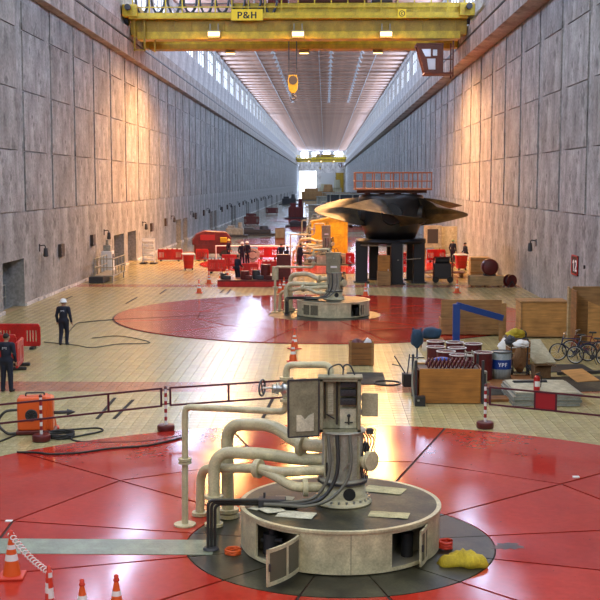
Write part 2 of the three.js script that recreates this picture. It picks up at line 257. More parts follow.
// crane beams
for (const [nm, X, s, pr, y0, lb] of [['trim_1', WL, 1, 0.62, 15.62, 'long concrete crane beam above the wall with doors'], ['trim_2', WR, -1, 1.15, 15.72, 'long concrete crane beam above the wall with the number sign']]) {
  const t = struct(nm, lb);
  mk('beam', rb(pr, 2.1, ZN - ZF, X + s * pr / 2, y0 + 1.05, (ZN + ZF) / 2, 0.03), M.beamc, t);
  mk('rail', bx(0.12, 0.16, ZN - ZF, X + s * (pr - 0.25), y0 + 2.18, (ZN + ZF) / 2), M.dark, t);
  mk('conductor', bx(0.1, 0.1, ZN - ZF, X + s * (pr + 0.03), y0 + 1.2, (ZN + ZF) / 2), M.dark, t);
}
// ends
{
  const e = struct('wall_front', 'far end wall with a row of windows and a bright open gate'), xw = WR - WL, xc = (WL + WR) / 2;
  const wins = [0, 1, 2, 3].map(k => WL + 0.9 + k * (xw - 1.8) / 4), ww = (xw - 1.8) / 4 - 1.5, p = [];
  p.push(bx(xw + 2, 19.4 - 13, 1, xc, (19.4 + 13) / 2, ZF), bx(xw + 2, 1.2, 1, xc, CEIL, ZF));
  p.push(bx(1.2, 13.1, 1, WL, 6.5, ZF), bx(WR + 5 + 1, 13.1, 1, (WR - 5 + 1) / 2, 6.5, ZF));
  for (let k = 0; k <= 4; k++) { const x = WL + 0.15 + k * (xw - 1.8) / 4; p.push(bx(1.5, 4.5, 1, x + (k === 4 ? 0.8 : 0), 21.6, ZF)); }
  mk('body', p, M.upper, e);
  mk('gate_leaf', bx(7.5, 12, 0.3, 1.6, 6, ZF + 0.7), M.winframe, e);
  mk('gate_leaf', bx(4.5, 12, 0.3, 8.4, 6, ZF + 0.7), M.yellowdk, e);
  const d = struct('window_1', 'row of tall bright windows high in the far end wall'); for (const x of wins) mk('pane', bx(ww + 0.4, 4.4, 0.1, x + ww / 2 + 0.75, 21.6, ZF - 0.2), M.paneEnd, d);
  const b = struct('door_1', 'open end gate blazing with daylight'); mk('window_opening', bx(9.6, 13, 0.1, -9.8, 6.5, ZF - 0.2), M.paneEnd, b);
  const k = struct('wall_back', 'concrete end wall closing the near end of the hall'); mk('body', bx(xw + 2, CEIL, 0.8, xc, CEIL / 2, ZN + 0.4), M.wall, k);
}
// roof
{
  const c = struct('ceiling', 'dark roof deck crossed by pale roof beams');
  mk('deck', bx(WR - WL + 2, 0.5, ZN - ZF + 2, (WL + WR) / 2, CEIL + 0.45, (ZN + ZF) / 2), M.ceil, c);
  const g = boxUV(bx(WR - WL, 0.3, 3.2, (WL + WR) / 2, CEIL + 0.06, 0));
  for (let k = -16; k < 101; k++) { const z = RIB0 - COLP * k; if (z < ZN - 2 && z > ZF + 2) { const me = mk('roof_beam', g, M.roofbeam, c); me.position.z = z; } }
  for (const x of [-9.7, -0.9, 7.2]) mk('purlin', bx(0.1, 0.1, ZN - ZF, x, CEIL - 0.14, (ZN + ZF) / 2), M.lampgrey, c);
}
// high windows
{
  let n = 2; const WP = 2 * COLP, ww = 9.6, hh = WIN_Y1 - WIN_Y0;
  const fg = (() => { const p = [bx(0.16, 0.14, ww, 0, -hh / 2 + 0.07, 0), bx(0.16, 0.14, ww, 0, hh / 2 - 0.07, 0)]; for (let k = 0; k <= 4; k++) p.push(bx(0.16, hh, 0.16, 0, 0, -ww / 2 + k * ww / 4)); p.push(bx(0.12, 0.08, ww, 0, 0.3, 0)); return boxUV(merged(p)); })();
  const pg = boxUV(bx(0.04, hh, ww / 4 - 0.1, 0, 0, 0)), pier = boxUV(bx(0.8, hh, WP - ww, 0, 0, 0));
  for (const [X, s, w, lab] of [[WL, -1, wallL, 'high clerestory window above the wall with doors'], [WR, 1, wallR, 'high clerestory window above the wall with the number sign']]) for (let k = -8; k < 52; k++) {
    const z = RIB0 - COLP * 0.5 - WP * k; if (z > ZN || z < ZF + 4) continue;
    const b = struct('window_' + n++, lab); b.position.set(X + s * 0.3, (WIN_Y0 + WIN_Y1) / 2, z); b.userData.group = lab + 's';
    mk('window_frame', fg, M.winframe, b); for (let q = 0; q < 4; q++) mk('pane', pg, M.pane, b).position.set(s * 0.05, 0, -ww / 2 + (q + 0.5) * ww / 4);
    const pr = mk('pier', pier, M.upper, w); pr.position.set(X + s * 0.4, (WIN_Y0 + WIN_Y1) / 2, z - WP / 2);
  }
}
// door recesses in the wall on the pit side
{
  let n = 2;
  OPEN.filter(o => o[0] < ZN - 2 && o[1] > ZF + 20).forEach(([a, b], i) => {
    const d = struct('door_' + n++, 'dark doorway recess in the concrete wall'); d.userData.group = 'doorways along the concrete wall'; const zc = (a + b) / 2, w = a - b;
    mk('reveal', [bx(3.2, 0.2, w + 0.4, WL - 2.2, 2.6, zc), bx(3.2, 2.9, 0.2, WL - 2.3, 1.2, a + 0.11), bx(3.2, 2.9, 0.2, WL - 2.3, 1.2, b - 0.11), bx(3.2, 0.3, w + 0.4, WL - 2.25, -0.152, zc), bx(0.2, 2.9, w + 0.4, WL - 3.7, 1.2, zc)], M.wall, d);
    mk('leaf', rb(0.1, 2.4, w * 0.5 - 0.03, WL - 2.8, 1.2, zc + w / 4, 0.02), M.door, d); mk('leaf', rb(0.1, 2.4, w * 0.5 - 0.03, WL - 2.8, 1.2, zc - w / 4, 0.02), M.door, d);
    mk('handle', [rod([WL - 2.72, 0.9, zc + 0.2], [WL - 2.72, 1.2, zc + 0.2], 0.02), bx(0.08, 0.04, 0.04, WL - 2.74, 1.05, zc + 0.2)], M.steel, d);
    if (i < 4) mk('rail', [rod([WL - 0.9, 0.5, zc - w * 0.42], [WL - 0.9, 0.5, zc + w * 0.1], 0.03), rod([WL - 0.9, 1.1, zc - w * 0.42], [WL - 0.9, 1.1, zc + w * 0.1], 0.03), ...[-.42, -.25, -.08, .1].map(q => rod([WL - 0.9, 0, zc + w * q], [WL - 0.9, 1.1, zc + w * q], 0.03))], M.grey, d);
  });
}
// ================================================================ turbine head units
const U0 = V(CEN[0][0], 0, CEN[0][1]);
const u = (px, py, dz = 0) => atZ(px, py, U0.z + dz).sub(U0);       // a place on the near unit, read off the photograph at depth dz from its axis
const DR = 1.7, DH = 0.73;
function curvedDoor(root, hinge, a0, a1, swing, name = 'door') {     // a bent drum door with two mesh fields, hinged at angle `hinge` (degrees)
  const d = new THREE.Group(); d.name = name; root.add(d);
  const hx = Math.cos(hinge * Math.PI / 180) * DR, hz = Math.sin(hinge * Math.PI / 180) * DR, mid = (a0 + a1) / 2;
  const put = (g, n, m) => { const me = mk(n, g.translate(-hx, 0, -hz), m, d); return me; };
  const lo = Math.min(a0, a1), hi = Math.max(a0, a1), w = 1.6;
  put(merged([arcShell(DR - 0.015, DR + 0.015, lo, hi, 0.06, 0.12, 8), arcShell(DR - 0.015, DR + 0.015, lo, hi, 0.58, 0.64, 8), arcShell(DR - 0.015, DR + 0.015, lo, lo + w, 0.06, 0.64, 2), arcShell(DR - 0.015, DR + 0.015, hi - w, hi, 0.06, 0.64, 2), arcShell(DR - 0.015, DR + 0.015, mid - w / 2, mid + w / 2, 0.06, 0.64, 2)]), 'door_frame', M.cream);
  put(arcShell(DR - 0.005, DR + 0.004, lo + w, mid - w / 2, 0.12, 0.58, 4), 'mesh_panel', M.mesh);
  put(arcShell(DR - 0.005, DR + 0.004, mid + w / 2, hi - w, 0.12, 0.58, 4), 'mesh_panel', M.mesh);
  const fa = (hinge === a0 ? a1 : a0) * Math.PI / 180, fq = (hinge === a0 ? -1 : 1) * 0.02;
  put(rb(0.03, 0.12, 0.03, Math.cos(fa + fq) * (DR + 0.03), 0.36, Math.sin(fa + fq) * (DR + 0.03), 0.008), 'handle', M.dark);
  d.position.set(hx, 0, hz); d.rotation.y = swing; return d;
}
function makeUnit(label, open) {
  const t = thing('turbine_machine', label, 'turbine machine', [U0.x, 0.031, U0.z]);
  // drum
  const dm = new THREE.Group(); dm.name = 'drum'; t.add(dm);
  const A = [34, 61.6, 113, 145];
  mk('drum_wall', [arcShell(DR - 0.04, DR, A[1], A[2], 0.02, DH - 0.04, 24), arcShell(DR - 0.04, DR, A[3], 360 + A[0], 0.02, DH - 0.04, 80), arcShell(DR - 0.04, DR, A[0], A[1], DH - 0.1, DH - 0.04, 6), arcShell(DR - 0.04, DR, A[2], A[3], DH - 0.1, DH - 0.04, 10), arcShell(DR - 0.04, DR, A[0], A[1], 0.02, 0.07, 6), arcShell(DR - 0.04, DR, A[2], A[3], 0.02, 0.07, 10)], M.cream, dm);
  mk('drum_rim', arcShell(DR - 0.09, DR + 0.025, 0, 360, DH - 0.045, DH - 0.003, 96), M.cream, dm);
  mk('drum_top', cyl(DR - 0.05, DR - 0.05, 0.04, 0, DH - 0.022, 0, 72), M.greenTop, dm);
  mk('drum_liner', [arcShell(0.95, 1.0, 0, 360, 0.02, DH - 0.05, 40), arcShell(0.98, DR - 0.05, 0, 360, 0.02, 0.03, 48), bx(0.66, 0.6, 0.03, -1.32, 0.34, 0.45, 0, -0.75, 0), bx(0.5, 0.6, 0.03, 1.35, 0.34, 0.45, 0, 0.5, 0)], M.inside, dm);
  mk('drum_motor', [cyl(0.13, 0.13, 0.34, -1.15, 0.25, 0.82, 14), cyl(0.07, 0.07, 0.3, -1.12, 0.5, 0.84, 10), rod([-1.3, 0.3, 0.8], [-0.95, 0.34, 0.95], 0.04)], M.dark, dm); mk('drum_pump', cyl(0.1, 0.1, 0.4, 1.1, 0.23, 0.75, 12), M.dark, dm);
  mk('seam', [arcShell(DR, DR + 0.006, 84.6, 85.2, 0.02, DH - 0.05, 1)], M.creamdark, dm);
  curvedDoor(t, 113, 113, 145, open ? 1.72 : 0.02); curvedDoor(t, 34, 34, 50, open ? 0.42 : 0.3);
  // column
  const c = new THREE.Group(); c.name = 'column'; t.add(c); const cx = 0.04, cz = 0;
  mk('base_flange', [lathe([[0, DH], [0.5, DH], [0.5, DH + 0.03], [0.48, DH + 0.035], [0.48, DH + 0.07], [0.42, DH + 0.08], [0.4, DH + 0.15], [0.385, 1.12], [0, 1.12]], 40, cx, 0, cz)], M.cream, c);
  mk('barrel', lathe([[0.40, 1.12], [0.42, 1.14], [0.42, 1.17], [0.36, 1.19], [0.355, 1.95], [0.40, 1.97], [0.40, 2.0], [0, 2.0]], 40, cx, 0, cz), M.grey, c);
  mk('band', arcShell(0.40, 0.428, 0, 360, 1.10, 1.135, 40).translate(cx, 0, cz), M.dark, c);
  for (let k = 0; k < 22; k++) { const a = k / 22 * 6.283; mk('bolt', cyl(0.022, 0.022, 0.05, cx + Math.cos(a) * 0.455, DH + 0.09, cz + Math.sin(a) * 0.455, 6), M.steel, c); }
  mk('port', cyl(0.105, 0.105, 0.06, cx + 0.11, 0.955, cz + 0.37, 22, Math.PI / 2, 0.28, 0), M.black, c, { label: 'round black port' });
  mk('slot', bx(0.06, 0.24, 0.02, cx - 0.28, 1.35, cz + 0.24, 0, -0.85, 0), M.black, c);
  mk('stiffener', [-0.9, -0.35, 0.35, 0.8].map(a => bx(0.035, 0.72, 0.04, cx + Math.sin(a) * 0.37, 1.56, cz + Math.cos(a) * 0.37, 0, a, 0)), M.cabin, c);
  mk('bracket', [rod([cx + 0.02, 1.38, 0.38], [cx + 0.1, 1.5, 0.4], 0.012), rod([cx + 0.1, 1.5, 0.4], [cx + 0.13, 1.36, 0.4], 0.012)], M.steel, c);
  // cabinet
  const k = new THREE.Group(); k.name = 'control_cabinet'; t.add(k); const x0 = -0.35, x1 = 0.34, y0 = 1.99, y1 = 2.91, z0 = 0.0, z1 = 0.26, s = 0.025;
  mk('shell', [bx(s, y1 - y0, z1 - z0, x0 + s / 2, (y0 + y1) / 2, (z0 + z1) / 2), bx(s, y1 - y0, z1 - z0, x1 - s / 2, (y0 + y1) / 2, (z0 + z1) / 2), bx(x1 - x0, s, z1 - z0, (x0 + x1) / 2, y0 + s / 2, (z0 + z1) / 2), rb(x1 - x0 + 0.06, 0.04, z1 - z0 + 0.06, (x0 + x1) / 2, y1 + 0.01, (z0 + z1) / 2, 0.01), bx(x1 - x0, y1 - y0, s, (x0 + x1) / 2, (y0 + y1) / 2, z0 + s / 2)], M.cab, k);
  if (open) {
    mk('rim', [bx(0.05, y1 - y0, 0.03, x0 + 0.03, (y0 + y1) / 2, z1), bx(0.05, y1 - y0, 0.03, x1 - 0.03, (y0 + y1) / 2, z1), bx(x1 - x0, 0.05, 0.03, 0, y0 + 0.03, z1), bx(x1 - x0, 0.04, 0.03, 0, y1 - 0.03, z1)], M.cab, k);
    mk('back_plate', bx(0.6, 0.84, 0.02, 0, (y0 + y1) / 2, z0 + 0.06), M.cabin, k);
    mk('terminal_strip', [bx(0.1, 0.56, 0.04, -0.17, 2.55, z0 + 0.11), ...Array.from({ length: 14 }, (_, i) => bx(0.08, 0.022, 0.03, -0.17, 2.3 + i * 0.038, z0 + 0.14))], M.paper, k);
    mk('wiring', [rod([-0.26, 2.2, z0 + 0.12], [-0.26, 2.85, z0 + 0.12], 0.012), rod([-0.06, 2.1, z0 + 0.12], [-0.06, 2.85, z0 + 0.12], 0.02), rod([-0.24, 2.28, z0 + 0.14], [-0.1, 2.2, z0 + 0.14], 0.012)], M.hose, k);
    for (let q = 0; q < 3; q++) mk('breaker_row', [rb(0.27, 0.11, 0.1, 0.13, 2.80 - q * 0.15, z0 + 0.14, 0.01), ...[0, 1, 2, 3].map(i => bx(0.035, 0.05, 0.03, 0.04 + i * 0.06, 2.80 - q * 0.15, z0 + 0.2))], M.dark, k);
    mk('pale_plate', bx(0.28, 0.34, 0.02, 0.13, 2.2, z0 + 0.1), M.paper, k, { label: 'pale mounting plate' });
    mk('rotary_switch', [rod([0.14, 2.1, z0 + 0.12], [0.14, 2.24, z0 + 0.16], 0.014), new THREE.SphereGeometry(0.03, 10, 8).translate(0.14, 2.26, z0 + 0.17), rod([0.07, 2.14, z0 + 0.15], [0.21, 2.14, z0 + 0.15], 0.012)], M.black, k);
    // main door swung wide open, small side door open on the other flank
    const d = new THREE.Group(); d.name = 'cabinet_door'; t.add(d); d.position.set(x0 - 0.01, 0, z1); d.rotation.y = 0.28;
    mk('door_sheet', rb(0.52, 0.96, 0.025, -0.27, 2.42, 0, 0.008), M.cab, d);
    mk('edging', [bx(0.53, 0.025, 0.05, -0.27, 1.94, 0), bx(0.53, 0.025, 0.05, -0.27, 2.9, 0), bx(0.025, 0.96, 0.05, -0.535, 2.42, 0), bx(0.025, 0.96, 0.05, -0.01, 2.42, 0)], M.dark, d);
    mk('document_pocket', extr([[-0.4, 2.03], [-0.1, 2.03], [-0.1, 2.33], [-0.18, 2.3], [-0.25, 2.23], [-0.32, 2.31], [-0.4, 2.31]], 0.012).translate(0, 0, 0.022), M.paper, d, { label: 'pale folded papers in the door pocket' });
    const e = new THREE.Group(); e.name = 'side_door'; t.add(e); e.position.set(x1 + 0.01, 0, z0 + 0.05); e.rotation.y = -0.12;
    mk('sheet', rb(0.28, 0.4, 0.02, 0.15, 2.43, 0, 0.008), M.cabin, e); mk('hinge', [cyl(0.012, 0.012, 0.08, 0, 2.3, 0, 8), cyl(0.012, 0.012, 0.08, 0, 2.55, 0, 8)], M.steel, e);
  } else {
    const d = new THREE.Group(); d.name = 'cabinet_door'; t.add(d);
    mk('door_sheet', rb(0.66, 0.9, 0.03, 0, 2.45, z1 + 0.015, 0.012), M.cab, d); mk('nameplate', rb(0.3, 0.09, 0.012, 0.02, 2.27, z1 + 0.035, 0.004), M.white, d, { label: 'white nameplate' }); mk('lock', cyl(0.02, 0.02, 0.03, 0.02, 2.68, z1 + 0.04, 8, Math.PI / 2), M.steel, d);
  }
  // loose leads above the cabinet
  mk('lead', sweep(spline([[-0.2, 2.93, 0.1], [-0.18, 3.06, 0.1], [-0.02, 3.12, 0.05], [0.06, 3.02, 0.02]], 20), 0.014, 6), M.dark, t);
  mk('lead', sweep(spline([[0.04, 2.95, 0.1], [0.06, 3.1, 0.08], [0.16, 3.1, 0.06], [0.24, 2.94, 0.05]], 20), 0.014, 6), M.dark, t);
  // large oil pipes; places read off the photograph
  const bigPipe = (name, pts, r, bend, fl, m = M.cream) => { const p = mk(name, pipe(pts, r, bend, 18), m, t); for (const [a, d, R, th] of fl) { mk('flange', flange(a, d, R, th || 0.05), m, p); for (let q = 0; q < 10; q++) { } } return p; };
  const gy = 0.0;
  const a0 = u(228, 519, -1.48); a0.y = gy;
  const aT = u(227, 426, -1.48);
  bigPipe('oil_pipe', [a0, aT, u(272, 426, -1.0), u(300, 446, -0.35), u(327, 448, 0.02)], 0.115, 0.34, [[[a0.x, 0.05, a0.z], [0, 1, 0], 0.21, 0.07], [[a0.x, 0.14, a0.z], [0, 1, 0], 0.2, 0.06], [u(301, 446, -0.33), [1, -0.1, 0.55], 0.19, 0.05], [u(303, 446.5, -0.28), [1, -0.1, 0.55], 0.19, 0.04]]);
  const b0 = u(214, 527, -0.91); b0.y = gy;
  bigPipe('oil_pipe', [b0, u(214, 454, -0.91), u(262, 455, -0.7), u(296, 461, -0.4), u(328, 461, 0.0)], 0.108, 0.34, [[[b0.x, 0.55, b0.z], [0, 1, 0], 0.17, 0.05], [[b0.x, 0.04, b0.z], [0, 1, 0], 0.17, 0.05]]);
  const c0 = u(200, 517, -1.59); c0.y = gy;
  bigPipe('oil_pipe', [c0, u(201, 470, -1.59), u(257, 470, -0.35)], 0.083, 0.28, [[[c0.x, 0.04, c0.z], [0, 1, 0], 0.15, 0.06], [u(257, 470, -0.35), [1, 0, 0.5], 0.165, 0.05], [u(259.5, 470.5, -0.3), [1, 0, 0.5], 0.165, 0.04]]);
  bigPipe('oil_pipe', [u(258, 470, -0.33), u(278, 474, 0.1), u(325, 471.5, 0.15)], 0.085, 0.2, []);
  bigPipe('oil_pipe', [u(258, 470, -0.33), u(276, 478, 0.1), u(292, 489, 0.3), u(327, 489, 0.15)], 0.083, 0.3, [[u(304, 489.5, 0.26), [1, 0, -0.1], 0.15, 0.04], [u(306.5, 489.5, 0.25), [1, 0, -0.1], 0.15, 0.04]]);
  bigPipe('outlet_stub', [u(357, 464, 0.1), u(371, 463, 0.32)], 0.1, 0.1, [[u(369, 463, 0.29), [0.85, 0, 0.8], 0.165, 0.05], [u(371.5, 463, 0.33), [0.85, 0, 0.8], 0.165, 0.04]]);
  // slim tall pipe with its valve
  const d0 = u(185, 527, -0.96); d0.y = gy; const dz = -0.96;
  const dp = bigPipe('vent_pipe', [d0, u(185, 408.5, dz), u(286, 413.5, -0.45), u(286.5, 366.5, -0.45), u(330, 366.5, -0.2), u(331, 381, -0.15)], 0.058, 0.13, [[[d0.x, 0.02, d0.z], [0, 1, 0], 0.2, 0.03], [u(185, 461, dz), [0, 1, 0], 0.12, 0.04], [u(185, 464, dz), [0, 1, 0], 0.12, 0.04], [u(286.5, 402, -0.45), [0, 1, 0], 0.12, 0.05], [u(286.5, 380, -0.45), [0, 1, 0], 0.12, 0.05]]);
  const vv = u(286.5, 391, -0.45);
  const vl = mk('valve', [lathe([[0, -0.13], [0.07, -0.12], [0.1, -0.05], [0.11, 0], [0.1, 0.05], [0.07, 0.12], [0, 0.13]], 16, vv.x, vv.y, vv.z), rod(vv, [vv.x - 0.24, vv.y + 0.03, vv.z + 0.05], 0.06, 12), rod([vv.x - 0.2, vv.y + 0.03, vv.z + 0.05], [vv.x - 0.42, vv.y + 0.04, vv.z + 0.09], 0.018, 8), flange([vv.x - 0.16, vv.y + 0.02, vv.z + 0.03], [1, -0.1, -0.2], 0.1, 0.04), flange([vv.x - 0.22, vv.y + 0.02, vv.z + 0.04], [1, -0.1, -0.2], 0.08, 0.05)], M.steel, t, { label: 'bare metal gate valve' });
  { const g = new THREE.TorusGeometry(0.14, 0.016, 8, 28), sp = [g]; for (let q = 0; q < 4; q++) { const a = q * Math.PI / 2 + 0.4; sp.push(rod([0, 0, 0], [Math.cos(a) * 0.14, Math.sin(a) * 0.14, 0], 0.012, 6)); } const w = merged(sp); w.rotateY(1.25); w.translate(vv.x - 0.42, vv.y + 0.04, vv.z + 0.09); mk('handwheel', w, M.dark, vl); }
  // conduits and hoses
  const k0 = u(211, 552, 0.45); k0.y = 0; const kt = u(211, 506, 0.45);
  for (let q = 0; q < 3; q++) mk('conduit', pipe([[k0.x + q * 0.055 - 0.05, 0.02, k0.z - q * 0.04], [kt.x + q * 0.055 - 0.05, kt.y + 0.07 - q * 0.045, kt.z - q * 0.04], [-1.36, kt.y + 0.07 - q * 0.045, 0.42 - q * 0.04]], 0.028, 0.12, 10), M.hose, t);
  mk('conduit_collar', cyl(0.12, 0.14, 0.03, k0.x, 0.035, k0.z - 0.02, 16), M.dark, t);
  mk('junction_box', [rb(0.46, 0.16, 0.24, -1.15, DH + 0.08, 0.36, 0.02), cyl(0.02, 0.02, 0.1, -1.28, DH + 0.2, 0.36, 8), rb(0.2, 0.1, 0.2, -0.82, DH + 0.05, 0.4, 0.02)], M.dark, t);
  const hoses = [[[328, 437, 0.36], [330, 462, 0.44], [327, 482, 0.48], [316, 498, 0.5], [300, 503, 0.5], [278, 504, 0.45], [262, 503, 0.4]], [[337, 437, 0.4], [338, 465, 0.48], [334, 484, 0.52], [322, 500, 0.56], [303, 506, 0.56], [280, 506, 0.5], [262, 505, 0.44]], [[350, 437, 0.38], [351, 465, 0.47], [346, 484, 0.53], [330, 501, 0.62], [308, 508, 0.64], [284, 507, 0.56], [264, 506, 0.5]]];
  hoses.forEach((h, i) => mk('hose', sweep(spline(h.map(p => { const q = u(...p); q.y = Math.max(q.y, DH + 0.035); return q; }), 40), i === 1 ? 0.034 : 0.028, 9), i === 1 ? M.hose : M.hosegrey, t));
  for (let q = 0; q < 4; q++) mk('lead', sweep(spline([[0.36 + q * 0.05, 1.98 - q * 0.02, 0.05], [0.42 + q * 0.05, 1.8, 0.12], [0.34 + q * 0.035, 1.45, 0.22], [0.37 + q * 0.03, 1.2, 0.24]].map(p => V(...p)), 18), 0.013, 6), M.black, t);
  mk('chain', Array.from({ length: 14 }, (_, i) => mv(new THREE.TorusGeometry(0.02, 0.006, 5, 8), 0.58, 2.0 - i * 0.032, 0.1, 0, i % 2 * 1.57, 0)), M.dark, t);
  mk('gauge_block', [rb(0.12, 0.1, 0.1, 0.5, 1.98, 0.08, 0.02), rb(0.1, 0.16, 0.1, 0.44, 1.7, 0.05, 0.02)], M.dark, t);
  return t;
}
const unitOpen = makeUnit('cream turbine machine with open control cabinet and drum doors ajar', true);
const unitShut = makeUnit('cream turbine machine with closed control cabinet beside the runner', false); unitShut.position.set(CEN[1][0] + 0.4, 0.031, CEN[1][1]);
dup(unitShut, [CEN[2][0] - 0.1, 0.031, CEN[2][1]], 0, 'cream turbine machine in front of the yellow container');
for (let k = 3; k < 6; k++) dup(unitShut, [CEN[k][0], 0.031, CEN[k][1]], 0, ['distant turbine machine first beyond the yellow container', 'distant turbine machine second beyond the yellow container', 'farthest turbine machine, beyond two others past the yellow container'][k - 3]);

// papers, rag and coils on and by the near unit
function sheetThing(name, label, cat, c, w, d, turn, m, y, grp) {
  const g = new THREE.PlaneGeometry(w, d, 8, 6).rotateX(-Math.PI / 2), p = g.attributes.position; for (let i = 0; i < p.count; i++) p.setY(i, 0.006 + 0.012 * vnoise(p.getX(i) * 6 + w * 9, p.getZ(i) * 6 + 3, 64, 64)); g.computeVertexNormals();
  const b = g.clone(); b.translate(0, -0.005, 0); const ix = b.index.array; for (let i = 0; i < ix.length; i += 3) { const q = ix[i]; ix[i] = ix[i + 1]; ix[i + 1] = q; } b.computeVertexNormals();
  const me = mk(name, [g, b], m); me.position.set(U0.x + c[0], y + 0.031, U0.z + c[1]); me.rotation.y = turn; tag(me, label, cat, grp); return me;
}
const onDrum = (px, py) => { const q = ground(px, py, DH); return [q.x - U0.x, q.z - U0.z]; };
sheetThing('paper_sheet', 'large white sheet lying flat beside the hoses on the drum top', 'paper', onDrum(296, 517), 0.62, 0.36, -0.25, M.paper, DH + 0.001);
sheetThing('paper_sheet', 'white folded sheet with a raised corner on the drum edge', 'paper', onDrum(272, 513), 0.36, 0.34, 0.6, M.paper, DH + 0.02);
sheetThing('crumpled_paper', 'crumpled pale paper next to the dark junction box', 'paper', onDrum(257, 510), 0.26, 0.22, 1.0, M.paper, DH + 0.001);
sheetThing('paper_sheet', 'small pale sheet half under the oil pipe on the drum', 'paper', onDrum(284, 500), 0.34, 0.2, -0.2, M.paper, DH + 0.001);
sheetThing('kraft_sheet', 'stained kraft sheet behind the column foot on the drum top', 'sheet', onDrum(384, 492), 0.72, 0.42, -0.35, M.kraft, DH + 0.001);
sheetThing('kraft_sheet', 'stained kraft sheet towards the open small drum door', 'sheet', onDrum(389, 517), 0.66, 0.32, -0.2, M.kraft, DH + 0.001);
{ // yellow rag heap
  const g = new THREE.IcosahedronGeometry(1, 4), p = g.attributes.position; for (let i = 0; i < p.count; i++) { const x = p.getX(i), y = p.getY(i), z = p.getZ(i), a = Math.atan2(z, x); const n = 0.75 + 0.6 * vnoise(x * 2.1 + 8, z * 2.1 + y + 5, 64, 64) + 0.4 * vnoise(x * 5 + 3, z * 5 + y * 4, 64, 64) - 0.12 - 0.35 * Math.exp(-Math.pow((a - 1.9) * 3, 2)); p.setXYZ(i, x * n * 0.3, Math.max(0, y) * n * 0.2, z * n * 0.24); }
  const gg = mergeVertices(g.deleteAttribute('uv') && g.deleteAttribute('normal')); gg.computeVertexNormals();
  const q = ground(463, 566); tag(mk('rag_heap', gg, M.rag), 'crumpled yellow rag heap on the dark ring beside the drum', 'rag').position.set(q.x, 0.03, q.z);
}
function coil(name, label, cat, pos, R, r, turns, m, lay, grp) { const pts = []; for (let i = 0; i <= turns * 20; i++) { const a = i / 20 * 6.283, k = 1 + 0.06 * Math.sin(i * 1.7); pts.push(V(Math.cos(a) * R * k, r + (i / 20) * r * lay, Math.sin(a) * R * k)); } const me = mk(name, sweep(pts, r, 7), m); me.position.copy(v3(pos)); return tag(me, label, cat, grp); }
{ const p = ground(243, 556); coil('orange_hose', 'orange hose coil tucked against the drum by its big door', 'hose', [p.x - 0.17, 0.03, p.z + 0.0], 0.12, 0.02, 3, M.orange, 1.2);
  const q = ground(441, 552); coil('warning_chain', 'red and white chain coil behind the small drum door', 'chain', [q.x + 0.08, 0.03, q.z - 0.08], 0.1, 0.025, 3, M.conered, 1.6); }
{ // old oil stain on the red plates beside the dark ring
  const q = ground(508, 548), sh = []; for (let i = 0; i < 26; i++) { const a = i / 26 * 6.283, k = 0.75 + 0.6 * vnoise(Math.cos(a) * 2 + 9, Math.sin(a) * 2 + 4, 64, 64) - 0.15 * (i % 3); sh.push(new THREE.Vector2(Math.cos(a) * 0.27 * k, Math.sin(a) * 0.2 * k)); }
  tag(mk('oil_stain', new THREE.ExtrudeGeometry(new THREE.Shape(sh), { depth: 0.0015, bevelEnabled: false }).rotateX(-Math.PI / 2), M.stain), 'dark olive oil stain on the red cover beside the ring', 'stain').position.set(q.x, 0.0302, q.z);
}
